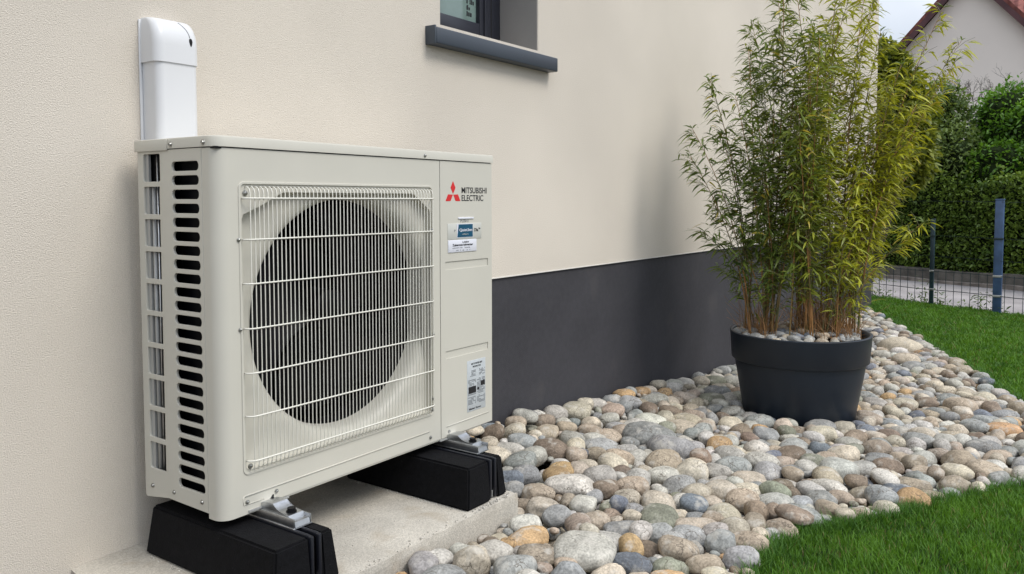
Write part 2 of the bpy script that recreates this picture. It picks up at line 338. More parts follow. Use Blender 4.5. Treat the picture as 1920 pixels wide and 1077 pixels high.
grass('grass', FAR, 100000, .025, .048, .0065, 'green grass of the far lawn between the pebbles and the wire fence', off=-.03, seed=2, lush=1.32)
# looser taller blades along the two pebble edges
def fringe(poly_part, n, seed, label, h0, h1, w):
    r = np.random.RandomState(seed); pts = np.array(poly_part); seg = r.randint(0, len(pts) - 1, n); t = r.uniform(size=n)
    P = pts[seg] * (1 - t)[:, None] + pts[seg + 1] * t[:, None] + r.normal(0, .02, (n, 2))
    z = surf(P[:, 0], np.minimum(P[:, 1], .4)) - .04; h = r.uniform(h0, h1, n); a = r.uniform(0, 6.28, n); lean = h * r.uniform(.2, 1, n)
    V = np.zeros((n, 5, 3)); base = np.stack([P[:, 0], P[:, 1], z], 1); b = a + 1.57; o = np.stack([np.cos(b), np.sin(b), b * 0], 1) * w / 2
    V[:, 0] = base - o; V[:, 1] = base + o; c = base + np.stack([np.cos(a) * lean * .3, np.sin(a) * lean * .3, h * .6], 1); V[:, 2] = c - o * .8; V[:, 3] = c + o * .8
    V[:, 4] = base + np.stack([np.cos(a) * lean, np.sin(a) * lean, h], 1)
    g = r.uniform(size=(n, 1)); tint = np.array([[.04, .12, .015]]) * (1 - g) + np.array([[.11, .24, .04]]) * g
    tag(bulk('grass', V, [(0, 1, 3, 2), (2, 3, 4)], tint, 'grass'), label, 'grass', kind='stuff')
fringe(NEAR[1:11], 5000, 5, 'grass tufts growing over the pebble edge of the near lawn', .03, .060, .0028)
fringe(FAR[0:10], 3500, 6, 'grass tufts along the pebble edge of the far lawn', .04, .07, .006)

def strip(name, p0, p1, d0, d1, z, m, nrm):          # a flat band along the fence direction
    bm = bmesh.new(); a, b, n = Vector(p0), Vector(p1), Vector(nrm)
    vs = [bm.verts.new((*(q), z)) for q in (a + n * d0, b + n * d0, b + n * d1, a + n * d1)]; bm.faces.new(vs)
    return tag(fin(bm, name, m), kind='structure')
DIR = Vector((.42, .9075)).normalized(); NRM = Vector((DIR.y, -DIR.x))
F0 = Vector((9.45, -.87))
strip('road', F0 - DIR * 40, F0 + DIR * 30, .0, 3.9, -.549, 'road', NRM)
strip('verge', F0 - DIR * 40, F0 + DIR * 30, -.5, .05, -.544, 'soil', NRM)

# ---------------------------------------------------------------- house: wall, plinth, window
house = empty('house', (4, YW, -.4), 'cream rendered house wall with dark plinth and small window behind the heat pump', 'house')
X0, X1, ZT = -3.0, 9.15, 4.6
wx0, wx1, wz0, wz1 = 1.293, 1.988, 1.478, 2.55
bm = plate([(X0, .447), (.6, .447), (X1, .447), (X1, ZT), (X0, ZT)], [[(wx0, wz0), (wx1, wz0), (wx1, wz1), (wx0, wz1)]], .30)
onfront(bm, YW, .30); fin(bm, 'wall', 'render', house)
bx('wall', X0, .6, YW, YW + .30, -.9, .447, 'render', house)
bx('wall', X1 - .30, X1, YW + .3, YW + 7, -.9, ZT, 'render', house)
bx('plinth', .6, X1 - .005, YW + .008, YW + .29, -.9, .442, 'plinth', house)
bx('trim_bead', .6, X1 + .002, YW - .002, YW + .006, .4425, .4475, 'bead', house)
# opening lining: the reveals are grey, darker than the wall
win = fin((lambda b: (box(b, wx0 - .0, wx1 + .0, YW + .325, YW + .33, wz0, wz1), b)[1])(bmesh.new()), 'window', 'gasket', house)
bx('reveal', wx1 - .006, wx1 - .0005, YW + .004, YW + .235, wz0, wz1, 'reveal', win)
bx('reveal', wx0 + .0005, wx0 + .006, YW + .004, YW + .235, wz0, wz1, 'reveal', win)
bx('reveal', wx0 + .006, wx1 - .006, YW + .004, YW + .235, wz1 - .006, wz1 - .0005, 'reveal', win)
fy = YW + .215
bx('frame', wx1 - .075, wx1 - .006, fy, fy + .07, wz0 + .001, wz1 - .006, 'frame', win, .003)
bx('frame', wx0 + .006, wx0 + .075, fy, fy + .07, wz0 + .001, wz1 - .006, 'frame', win, .003)
bx('frame', wx0 + .075, wx1 - .075, fy, fy + .07, wz0 + .001, wz0 + .052, 'frame', win, .003)
bm = bmesh.new()
s0, s1 = wx0 + .080, wx1 - .095
box(bm, s1 - .085, s1 - .055, fy - .012, fy + .05, wz0 + .055, wz1 - .05, .003); box(bm, s1 - .053, s1 - .028, fy - .018, fy + .05, wz0 + .055, wz1 - .05, .004); box(bm, s1 - .026, s1, fy - .012, fy + .05, wz0 + .055, wz1 - .05, .003)
box(bm, s0, s0 + .07, fy - .012, fy + .05, wz0 + .055, wz1 - .05, .003); box(bm, s0 + .07, s1 - .086, fy - .012, fy + .05, wz0 + .055, wz0 + .118, .003)
fin(bm, 'sash', 'frame', win, True, 40)
bx('gasket', s1 + .003, s1 + .016, fy - .004, fy + .02, wz0 + .055, wz1 - .05, 'gasket', win)
gl = bx('glass', s0 + .06, s1 - .080, fy + .010, fy + .016, wz0 + .10, wz1 - .06, 'glass', win)
# a strip of small dark printing running up the pane beside the sash
bm = bmesh.new(); rr = random.Random(3); z = wz0 + .145
while z < wz0 + .55:
    n = rr.choice([3, 4, 5]); x = s1 - .155
    for k in range(n):
        w = rr.uniform(.006, .011)
        if rr.random() < .85: box(bm, x, x + w, fy + .0085, fy + .0095, z, z + rr.uniform(.010, .022))
        x += w + .004
    z += .028
fin(bm, 'pane_print', 'ink', win)
bx('sill', 1.213, 2.078, YW - .052, YW + .21, 1.388, 1.452, 'anthracite', win, .005)
bx('sill_lip', 1.206, 1.214, YW - .050, YW + .004, 1.386, 1.458, 'anthracite', win, .002)
bx('sill_upstand', wx0 + .001, wx1 - .007, YW + .02, fy - .001, 1.452, 1.4775, 'anthracite', win, .002)
# eaves of the house, above the picture
bx('roof', X0 - .4, X1 + .35, YW - .22, YW + 7.4, ZT + .001, ZT + .22, 'verge', house)

# ---------------------------------------------------------------- concrete slab
bm = bmesh.new(); box(bm, -.16, .937, -.229, YW - .001, -.34, -.165)
bmesh.ops.subdivide_edges(bm, edges=bm.edges[:], cuts=40, use_grid_fill=True)
for v in bm.verts:
    e = max(0, 1 - abs(v.co.z + .165) / .02) * max(0, 1 - min(abs(v.co.y + .229), abs(v.co.x - .937)) / .02)
    n = math.sin(v.co.x * 83 + v.co.y * 61) * math.sin(v.co.x * 37 - v.co.y * 91 + v.co.z * 50)
    if e > 0: v.co.z -= .003 * e * (1 + n); v.co.y += .002 * e * (1 + n) if abs(v.co.y + .229) < .01 else 0
    if v.co.x < -.10: v.co.z += -.25 * (v.co.x + .10) ** 2 * 4 * (1 if v.co.z > -.2 else 0); v.co.x += .02 * math.sin(v.co.y * 14)
tag(center(fin(bm, 'concrete_slab', 'pad', None, True, 40)), 'pale speckled concrete slab lying under the heat pump and its rubber blocks', 'slab')

# ---------------------------------------------------------------- rubber support blocks and rails
def block(x0, x1, label):
    root = empty('support_block', ((x0 + x1) / 2, .05, -.165), label, 'rubber block', 'rubber blocks under the heat pump')
    ya, yb, zb, zt = -.195, .33, -.1645, -.037
    def prism(xa, xb, xc, xd, y0b, y0t, y1, nm, m, bev):
        bm = bmesh.new(); v = [bm.verts.new(p) for p in ((xa, y0b, zb), (xb, y0b, zb), (xb, y1, zb), (xa, y1, zb), (xc, y0t, zt), (xd, y0t, zt), (xd, y1 - .01, zt), (xc, y1 - .01, zt))]
        for f in ((0, 1, 2, 3), (4, 5, 6, 7), (0, 1, 5, 4), (1, 2, 6, 5), (2, 3, 7, 6), (3, 0, 4, 7)): bm.faces.new([v[i] for i in f])
        bmesh.ops.bevel(bm, geom=bm.edges[:], offset=bev, segments=2, affect='EDGES'); return fin(bm, nm, m, root, True, 45)
    # two halves with the strap channel between them
    c0, c1 = x0 + .100, x0 + .136
    prism(x0 - .018, c0, x0, c0, ya - .012, ya, yb, 'body', 'rubber', .006)
    prism(c1, x1 + .014, c1, x1, ya - .012, ya, yb, 'body', 'rubber', .006)
    bx('channel', c0 + .001, c1 - .001, ya + .012, yb - .02, zb + .002, zt - .012, 'dark', root)
    for cx in (c0 + .006, c1 - .006):
        bm = bmesh.new(); box(bm, cx - .005, cx + .005, ya - .006, ya + .008, zb + .004, zt + .002, .003); box(bm, cx - .005, cx + .005, ya + .004, yb - .03, zt - .008, zt + .003, .0025)
        fin(bm, 'strap', 'band', root, True, 45)
    bx('strap_clip', c0 + .013, c1 - .013, ya + .001, ya + .011, zb + .003, zb + .026, 'galv', root, .002)
    return root
block(.005, .180, 'black rubber block under the left end of the heat pump, nearest the camera')
block(.725, .895, 'black rubber block under the right end of the heat pump, at the slab corner')
def rail(cx, label):
    root = empty('mounting_rail', (cx, -.1, -.033), label, 'mounting rail', 'aluminium mounting rails')
    bm = bmesh.new(); y0, y1 = -.135, .31; h = .030
    box(bm, cx - .030, cx + .030, y0, y1, -.0345, -.0315, .001); box(bm, cx - .028, cx - .024, y0 + .001, y1, -.0315, -.0085, .001); box(bm, cx + .024, cx + .028, y0 + .001, y1, -.0315, -.0085, .001)
    fin(bm, 'rail', 'alu', root, True, 40)
    # stepped clamp casting that grips the cabinet foot
    prof = [(y0 + .0, -.031), (y0 + .004, -.018), (y0 + .022, -.016), (y0 + .026, -.006), (y0 + .060, -.004), (y0 + .072, .000), (y0 + .088, .0115), (y0 + .112, .0115), (y0 + .20, -.006), (y0 + .20, -.031)]
    bm = bmesh.new(); loft(bm, [[(cx + s, y, z) for y, z in prof] for s in (-.0235, .0235)])
    bmesh.ops.bevel(bm, geom=bm.edges[:], offset=.0012, segments=2, affect='EDGES'); fin(bm, 'clamp', 'alu', root, True, 35)
    bm = bmesh.new()
    for r0, za, zb2 in ((.0135, -.0045, -.0025), (.0105, -.0025, .0055)):
        loft(bm, [[(cx + r0 * math.cos(a * math.pi / 6), y0 + .044 + r0 * math.sin(a * math.pi / 6), z) for a in range(12)] for z in (za, zb2)])
    fin(bm, 'bolt', 'dark', root, True, 40)
rail(.137, 'aluminium rail with clamp and black bolt on the left rubber block')
rail(.875, 'aluminium rail with clamp and black bolt on the right rubber block')

# crumbs of concrete and rubber along the feet of the blocks
r = np.random.RandomState(61); n = 420; v, f = ico(1); V = []; TT = []
for k in range(n):
    w = r.randint(4); u = r.uniform()
    x, y = ((r.choice([.005 - .020, .725 - .020]) - abs(r.normal(0, .006)), -.2 + .5 * u), (r.choice([.0, .72]) + u * .2, -.211 - abs(r.normal(0, .006))), (r.uniform(-.1, .93), -.226 + abs(r.normal(0, .01))), (r.uniform(.2, .72), r.uniform(-.22, .3)))[w]
    q = r.uniform(.0012, .0036) if w < 3 else r.uniform(.0008, .002); V.append(v * q * r.uniform(.6, 1.2, 3) + np.array([x, y, -.165 + q * .4])); TT.append(np.array([.55, .52, .46]) * r.uniform(.8, 1.2))
tag(bulk('grit', np.array(V), f, np.array(TT), 'stone'), 'fine pale grit and crumbs scattered on the concrete slab around the black blocks', 'grit', kind='stuff')

# ---------------------------------------------------------------- heat pump
W, D, H = 1.10, .34, .943
hp = empty('heat_pump', (W / 2, D / 2, 0), 'beige outdoor heat pump unit with round fan behind a white wire guard', 'heat pump')
T = .002
CR = .034     # front left corner radius
ZL = .913     # underside of the lid
gx0, gx1, gz0, gz1 = .067, .783, .094, .827
# front panel with the guard opening and the rounded left corner
bm = plate([(CR, .016), (.10, .016), (.155, .016), (.155, .0), (.8215, .0), (.8215, ZL), (CR, ZL)], [rrect(gx0, gx1, gz0, gz1, .012)], T); onfront(bm, 0, T)
arc = [(CR - CR * math.sin(R(a)), CR - CR * math.cos(R(a))) for a in range(0, 91, 6)] + [(0, .045), (0, .0555)]
vb = []
prev = None
def zb_of(x, y): return -.012 + .0 * x if True else 0
for x, y in arc:
    a, b = bm.verts.new((x, y, -.012)), bm.verts.new((x, y, ZL))
    if prev: f = bm.faces.new((prev[0], a, b, prev[1])); f.smooth = True
    prev = (a, b)
# apron under the corner, with the cut-out step at the foot
v = [bm.verts.new(p) for p in ((CR, .0, -.012), (.125, .0, -.012), (.150, .0, .016), (CR, .0, .016))]; bm.faces.new(v)
bmesh.ops.remove_doubles(bm, verts=bm.verts[:], dist=.00005)
me = bpy.data.meshes.new('front_panel'); bmesh.ops.recalc_face_normals(bm, faces=bm.faces); bm.to_mesh(me); bm.free(); me.polygons.foreach_set('use_smooth', [True] * len(me.polygons)); me.set_sharp_from_angle(angle=R(25))
fp = link('front_panel', me, 'panel', hp)
# embossed edge around the guard opening
bm = plate(rrect(gx0 - .004, gx1 + .004, gz0 - .004, gz1 + .004, .015), [rrect(gx0 + .0005, gx1 - .0005, gz0 + .0005, gz1 - .0005, .012)], .003, .0008); onfront(bm, -.0016, .003); fin(bm, 'opening_rim', 'panel', fp, True, 40)
for xa, xb, za in ((.064, .765, .036),):
    bm = bmesh.new(); tube(bm, [(xa, -.0002, za), (xb, -.0002, za + .002)], .0022, 6); tube(bm, [(xa, -.0002, za), (xa - .004, -.0002, za - .006), (xa - .002, -.0002, za - .022), (xa + .06, -.0002, za - .023)], .0016, 6); fin(bm, 'bead', 'panel', fp, True)
bx('fold', .158, .8215, .0025, .03, -.006, -.0005, 'panel', fp, .001)
# fan shroud: recess plate with chamfered upper corners lofted into the round bell mouth
cx, cz = .459, .457
def outer(a):
    poly = [(gx1 - .006, gz0 + .005), (gx1 - .006, .752), (.700, .806), (.200, .806), (.128, .770), (gx0 + .006, .748), (gx0 + .006, gz0 + .005)]
    d = Vector((math.cos(a), math.sin(a))); best = 9
    for i in range(len(poly)):
        p, q = Vector(poly[i]) - Vector((cx, cz)), Vector(poly[(i + 1) % len(poly)]) - Vector((cx, cz)); e = q - p
        den = d.x * e.y - d.y * e.x
        if abs(den) < 1e-9: continue
        t = (p.x * e.y - p.y * e.x) / den; s = (p.x * d.y - p.y * d.x) / den
        if t > 0 and -1e-6 <= s <= 1 + 1e-6: best = min(best, t)
    return best
rings = []; NA = 240
for ro, yy in ((None, .0025), (None, .024), ('b', .0255), (.378, .0265), (.366, .0285), (.354, .0325), (.345, .037), (.3390, .043), (.335, .050), (.332, .060), (.3305, .076), (.3300, .094)):
    ring = []
    for k in range(NA):
        a = 2 * math.pi * k / NA; o_ = outer(a)
        r_ = o_ if ro is None else (o_ - .004 if ro == 'b' else min(ro, o_ - .006))
        ring.append((cx + r_ * math.cos(a), yy, cz + r_ * math.sin(a)))
    rings.append(ring)
bm = bmesh.new(); loft(bm, rings, True, False); sh = fin(bm, 'fan_shroud', 'panel', hp, True, 50)
bm = plate(rrect(gx0 - .002, gx1 + .002, gz0 - .002, gz1 + .002, .012), [[(p[0], p[2]) for p in rings[0]]], .0015); onfront(bm, .0022, .0015); fin(bm, 'corner_plate', 'panel', hp)
# chamber behind the fan
bm = bmesh.new(); 
loft(bm, [[(cx + r_ * math.cos(k * math.pi / 60), y, cz + r_ * math.sin(k * math.pi / 60)) for k in range(120)] for r_, y in ((.3360, .089), (.3312, .0945), (.331, .17))], True, False)
fin(bm, 'throat_ring', 'fanblack', hp, True)
bx('inner_case', .030, 1.085, .245, .252, .02, .90, 'fins', hp)
bx('divider', .80, .806, .01, .244, .02, .90, 'dark', hp)
bx('divider', .036, .040, .03, .30, .02, .90, 'fins', hp)  # dark sheet added so the side slots look shaded inside
bm = bmesh.new()
for k in range(90): xx = .06 + k * .0082; box(bm, xx, xx + .0012, .232, .2445, .03, .89)
fin(bm, 'coil_fins', 'fins', hp)
fan = fin((lambda b: (tube(b, [(cx, .105, cz), (cx, .115, cz), (cx, .20, cz)], [.045, .062, .066], 32), b)[1])(bmesh.new()), 'fan', 'fanblack', hp, True, 40)
for k in range(3):
    a0 = 2 * math.pi * k / 3 + .6; bm = bmesh.new(); g = []
    for i in range(11):
        r_ = .055 + .250 * i / 10; row = []
        for j in range(12):
            t = j / 11; sw = a0 + (t - .5) * (1.5 + .25 * i / 10) + .35 * (i / 10) ** 2; row.append(bm.verts.new((cx + r_ * math.cos(sw), 0.205 - .085 * t + .015 * math.sin(t * 3.14), cz + r_ * math.sin(sw))))
        g.append(row)
    for i in range(10):
        for j in range(11): bm.faces.new((g[i][j], g[i + 1][j], g[i + 1][j + 1], g[i][j + 1]))
    fin(bm, 'blade', 'fanblack', fan, True)
# wire guard
bm = bmesh.new(); nv = 52
for k in range(nv):
    x = .084 + k * (.768 - .084) / (nv - 1)
    tube(bm, [(x, .002, .819), (x, -.006, .8195), (x, -.015, .814), (x, -.0185, .803), (x, -.0185, .118), (x, -.015, .106), (x, -.006, .1015), (x, .002, .1015)], .00145, 5)
for z in (.790, .687, .576, .463, .350, .240, .126):
    tube(bm, [(.071, .001, z), (.074, -.010, z), (.082, -.018, z), (.094, -.0212, z), (.760, -.0212, z), (.770, -.018, z), (.778, -.010, z), (.780, .001, z)], .0023, 6)
fin(bm, 'fan_guard', 'panel2', hp, True)
for p in ((.083, .803), (.084, .109)): screw(hp, (p[0], .001, p[1]), 'y', .0055)
for p in ((.061, .687), (.061, .462), (.783, .690), (.786, .352), (.783, .142), (.780, .108)): screw(hp, (p[0], -.001, p[1]), 'y', .0040)
# service panel on the right, with pressed grooves
gr = [rrect(.847, 1.078, z0, z1, .003, 2) for z0, z1 in ((.5555, .5830), (.2605, .2865))]
bm = plate([(.8245, .0), (W, .0), (W, ZL), (.8245, ZL)], gr, T, .0004); onfront(bm, 0, T); sp = fin(bm, 'service_panel', 'panel', hp, True, 30)
bm = plate([(.8235, .001), (W - .001, .001), (W - .001, ZL - .001), (.8235, ZL - .001)], [], .001); onfront(bm, .0028, .001); fin(bm, 'backing', 'panel', sp)
bm = bmesh.new(); tube(bm, [(.850, -.0002, .034), (1.080, -.0002, .036)], .0022, 6); fin(bm, 'bead', 'panel', sp, True)
bx('fold', .8245, W - .06, .0035, .03, -.006, -.0005, 'panel', sp, .001)
bx('side_panel', W - .002, W, .0035, D, .002, ZL, 'panel', hp)
# left side: slotted panel then the open coil guard
slots = [rrect(.0665, .1835, zc - .0132, zc + .0132, .0125, 5) for zc in [.0575 + .03535 * k for k in range(24)]]
bm = plate([(.057, .002), (.2235, .004), (.2235, ZL), (.057, ZL)], slots, .005, .0012); onside(bm, 0, .005); sl = fin(bm, 'slotted_side_panel', 'panel', hp, True, 40)
bm = plate([(.060, .012), (.221, .012), (.221, .0365), (.060, .0365)], [rrect(.0625, .2185, .014, .0345, .002, 2)], .001, .0003); onside(bm, -.0006, .001); fin(bm, 'pressed_edge', 'panel', sl)
holes = [rrect(.2360, .3145, .8325 - .0848 * k, .9060 - .0848 * k, .006, 4) for k in range(10)]
bm = plate([(.2250, .004), (D - .006, -.012), (D, -.006), (D, ZL), (.2250, ZL)], holes, .004, .0010); onside(bm, .001, .004); cg = fin(bm, 'coil_guard', 'panel', hp, True, 40)
bx('rear_flange', .0055, .012, .298, .334, .01, .905, 'galv', hp)
bx('shade_backing', .017, .020, .225, .330, .01, .905, 'fanblack', hp)  # black sheet put in as the shade behind the guard openings
bm = bmesh.new(); tube(bm, [(.0125, .286, .012), (.0125, .286, .83)], .0058, 10); fin(bm, 'pipe', 'galv', hp, True)
bm = bmesh.new(); tube(bm, [(.011, .2665, .012), (.011, .2665, .905)], .0026, 8); fin(bm, 'pipe', 'alu', hp, True)
bx('inner_return', .0055, .009, .236, .2495, .01, .835, 'panel', hp)
bx('coil_side', .034, .050, .2, .33, .02, .90, 'fins', hp)
bm = bmesh.new()
for k in range(14): yy = .234 + .0075 * k; box(bm, .024, .034, yy, yy + .0012, .02, .90)
fin(bm, 'coil_fins', 'fins', hp)
# rear and lid
bx('rear_panel', .006, W - .004, D - .004, D, .0, ZL, 'panel', hp)
bm = bmesh.new()
def lidring(z, g):
    pts = [(W + g, -g), (W + g, D + g), (-g, D + g), (-g, CR)]
    pts = [(W + g, D + g), (-g, D + g)] + [((CR) - (CR + g) * math.cos(R(a)), CR - (CR + g) * math.sin(R(a))) for a in range(0, 91, 9)] + [(W + g, -g)]
    return [(x, y, z) for x, y in pts]
loft(bm, [lidring(ZL + .003, .002), lidring(ZL + .003, .0040), lidring(H - .006, .0040), lidring(H - .0015, .0025), lidring(H, -.002)])
lid = fin(bm, 'lid', 'panel', hp, True, 35)
bx('gap', .002, W - .002, .003, D - .002, ZL - .002, ZL + .0035, 'dark', hp)
bm = bmesh.new(); box(bm, -.0062, -.0035, .195, D + .005, ZL - .001, H - .002, .0012); box(bm, -.0048, .0, .186, .196, ZL + .014, H - .003, .001); fin(bm, 'lid_flange', 'panel', lid, True, 40)
for p, ax in (((-.0042, .180, .926), 'x'), ((-.0042, .042, .926), 'x'), ((0, .205, .024), 'x'), ((0, .082, .024), 'x'), ((.0, .305, .022), 'x')): screw(hp, p, ax, .0055 if p[2] > .1 else .0050)
for p in ((.748, -.0042, .926), (.072, -.0008, .020), (.162, -.0008, .022), (.770, -.0008, .018), (.862, -.0008, .016)): screw(hp, p, 'y', .0042)
bx('base_pan', .010, W - .012, .010, D - .006, -.002, .012, 'galv', hp)
bx('foot', .075, .20, -.004, .31, -.0075, -.0025, 'galv', hp); bx('foot', .815, .935, -.004, .31, -.0075, -.0025, 'galv', hp)
# emblem and lettering
s = .0255; ex, ez = .8890, .8045
bm = bmesh.new()
for ang in (90, 210, 330):
    a = R(ang); d = Vector((math.cos(a), math.sin(a))); n = Vector((-d.y, d.x))
    pts = [Vector((0, 0)) + d * .0012, d * .866 * s + n * s * .5, d * 1.732 * s, d * .866 * s - n * s * .5]
    lo = [bm.verts.new((ex + p.x, -.0003, ez + p.y)) for p in pts]; hi = [bm.verts.new((ex + p.x, -.0009, ez + p.y)) for p in pts]
    bm.faces.new(hi); bm.faces.new(lo[::-1])
    for k in range(4): bm.faces.new((lo[k], lo[(k + 1) % 4], hi[(k + 1) % 4], hi[k]))
fin(bm, 'emblem', 'red', hp)
text('lettering', 'MITSUBISHI', .9335, .8085, .0205, .137, 'ink', hp, -.0002, .014)
text('lettering', 'ELECTRIC', .9335, .7825, .0205, .118, 'ink', hp, -.0002, .014)
# stickers
bx('sticker', .914, .996, -.0035, .0, .722, .728, 'paper', hp, .001); text('printing', 'PUSH1', .927, .711, .0095, .042, 'greyink', hp, -.0002, .01)
st = bx('sticker', .860, 1.040, -.0016, .0, .655, .708, 'clearlabel', hp, .0004)
bx('teal_field', .906, .992, -.0024, -.0017, .6595, .7065, 'paper', st)
bm = bmesh.new(); pts = [(.908, .6615), (.990, .6615), (.990, .7045), (.915, .7045)]
lo = [bm.verts.new((x, -.0025, z)) for x, z in pts]; hi = [bm.verts.new((x, -.0030, z)) for x, z in pts]; bm.faces.new(hi)
for k in range(4): bm.faces.new((lo[k], lo[(k + 1) % 4], hi[(k + 1) % 4], hi[k]))
fin(bm, 'teal_field', 'teal', st)
text('printing', 'Quiet3en', .918, .6790, .0115, .068, 'paper', st, -.0031, .015)
text('printing', 'utilipro', .932, .6685, .0050, .034, 'clearlabel', st, -.0031, .01)
text('printing', 'Dia', .999, .6790, .0110, .022, 'ink', st, -.0017, .015); text('printing', 'TM', 1.022, .686, .005, .010, 'ink', st, -.0017, .01); text('printing', 'P', .893, .680, .0075, .006, 'greyink', st, -.0017, .01)
st = bx('sticker', .861, 1.011, -.0030, .0, .6120, .6530, 'paper', hp, .001)
text('printing', 'LAEH', .935, .6420, .0060, .032, 'ink', st, -.0031, .01); text('printing', 'Zubermicroinverter', .882, .6325, .0075, .108, 'ink', st, -.0031, .02)
text('printing', 'outdoor unit    heating', .882, .6245, .0040, .092, 'greyink', st, -.0031); text('printing', 'm  i  x   a  r', .902, .6165, .0040, .075, 'greyink', st, -.0031)
st = bx('rating_plate', .959, 1.061, -.0012, .0, .058, .235, 'greypaper', hp, .0003)
text('printing', 'AIR TO WATER UNIT', .980, .2195, .0060, .062, 'ink', st, -.0013, .01); text('printing', 'MODEL R32', .990, .2095, .0055, .044, 'ink', st, -.0013, .01)
bm = bmesh.new(); rr = random.Random(8)
for i in range(26):
    z = .198 - i * .0046
    if i in (5, 6, 19): continue
    for x0_, x1_ in ((.964, 1.006), (1.013, 1.056)):
        x = x0_
        if i < 6: x += .012
        while x < x1_:
            w = rr.uniform(.003, .009)
            if rr.random() < .72: box(bm, x, min(x + w, x1_), -.0020, -.0013, z, z + .0022)
            x += w + .0015
fin(bm, 'printing', 'greyink', st)
bm = bmesh.new(); box(bm, .966, 1.006, -.0026, -.0014, .122, .144); box(bm, 1.034, 1.056, -.0026, -.0014, .140, .156); box(bm, 1.014, 1.024, -.0026, -.0014, .128, .136); fin(bm, 'printing', 'ink', st)
text('printing', 'Meier Sonn', .968, .0640, .0060, .066, 'ink', st, -.0013, .02)

# ---------------------------------------------------------------- white pipe trunking
tr = empty('pipe_trunking', (.115, YW, .45), 'white plastic pipe trunking with rounded end cap on the wall above the heat pump', 'pipe trunking')
def trunk_ring(z, x0, x1, d, r, hood=0):
    pts = [(x0, YW - .001)]
    for a in range(0, 91, 10): pts.append((x0 + r - r * math.cos(R(a)) + 0, YW - d + r - r * math.sin(R(a))))
    for a in range(90, -1, -10): pts.append((x1 - r + r * math.cos(R(a)), YW - d + r - r * math.sin(R(a))))
    pts.append((x1, YW - .001)); return [(x, y, z) for x, y in pts]
bm = bmesh.new(); loft(bm, [trunk_ring(z, .052, .176, .078, .021) for z in (.30, 1.172)]); fin(bm, 'cover', 'white', tr, True, 60)
bm = bmesh.new(); rg = [trunk_ring(1.158, .0465, .179, .0815, .024), trunk_ring(1.205, .0465, .179, .0815, .024)]
for a in range(8, 91, 8):
    t = math.sin(R(a)); u = 1 - math.cos(R(a)); dd = .0815 - .0435 * u
    rg.append(trunk_ring(1.205 + .074 * t, .0465 + .006 * u, .179 - .010 * u, dd, min(.024, dd * .6)))
loft(bm, rg); fin(bm, 'end_cap', 'white', tr, True, 60)
bx('base_strip', .0440, .0515, YW - .006, YW - .0005, .30, 1.275, 'white', tr, .001)
bm = bmesh.new()   # tear-drop hole and moulded seam
def capy(z): 
    t = max(0, min(1, (z - 1.205) / .074)); return YW - (.0815 - .0435 * (1 - math.sqrt(1 - t * t)))
rr_ = [(.150 + .005 * math.cos(a) * (1 - .4 * max(0, -math.sin(a))), 1.222 + (.009 if math.sin(a) > 0 else .014) * math.sin(a)) for a in [k * math.pi / 8 for k in range(16)]]
loft(bm, [[(x, capy(z) + o + .004, z) for x, z in rr_] for o in (-.0048, .004)]); fin(bm, 'knockout', 'dark', tr, True, 50)
bm = bmesh.new(); tube(bm, [(.148 - .0008 * k * k * .4, capy(1.232 + .005 * k) - .0000, 1.232 + .005 * k) for k in range(9)], .0012, 5); fin(bm, 'seam', 'greyink', tr, True)

# ---------------------------------------------------------------- planter with bamboo
PC = Vector((3.41, -.41)); PR = .383; PZ = .055
pl = empty('planter', (PC.x, PC.y, -.47), 'large round anthracite plastic planter with a wide rim standing on the pebbles', 'planter')
def lathe(prof, n=72):
    bm = bmesh.new(); loft(bm, [[(PC.x + r * math.cos(2 * math.pi * k / n), PC.y + r * math.sin(2 * math.pi * k / n), z) for k in range(n)] for r, z in prof], True, False); return bm
bm = lathe([(.0, -.47), (.284, -.47), (.290, -.462), (.352, -.096), (.352, -.08)]); fin(bm, 'body', 'pot', pl, True, 60)
bm = lathe([(.345, -.098), (.362, -.100), (.3675, -.095), (.377, PZ - .012), (.380, PZ - .004), (.376, PZ), (.366, PZ), (.361, PZ - .006), (.352, PZ - .10)]); fin(bm, 'rim', 'pot', pl, True, 60)
bm = lathe([(.0, .024), (.2, .024), (.3, .020), (.352, .012)], 36); fin(bm, 'potting_soil', 'soil', pl, True)

# stones (all pebbles share this builder)
PAL = {'pale': (.50, .475, .42), 'cream': (.52, .455, .355), 'tan': (.40, .33, .25), 'brown': (.25, .195, .145), 'grey': (.32, .32, .305), 'blue': (.185, .20, .225), 'orange': (.47, .315, .17), 'green': (.26, .26, .20)}
ICO = {2: ico(2), 3: ico(3), 4: ico(4)}
def stone_shape(v, r):
    d = np.zeros(len(v))
    for s_, amp in ((1.2, .12), (2.2, .07), (4.5, .028), (9, .012)):
        k = r.normal(0, s_, (3, 3)); ph = r.uniform(0, 6.28, 3); d += amp * (np.sin(v @ k + ph).sum(1)) / 1.7
    u = np.sign(v) * np.abs(v) ** r.uniform(.78, 1.0, 3)[None]
    return u * (1 + d)[:, None]
def rotm(yaw, tx, ty):
    return np.array(Matrix.Rotation(yaw, 3, 'Z') @ Matrix.Rotation(tx, 3, 'X') @ Matrix.Rotation(ty, 3, 'Y'))

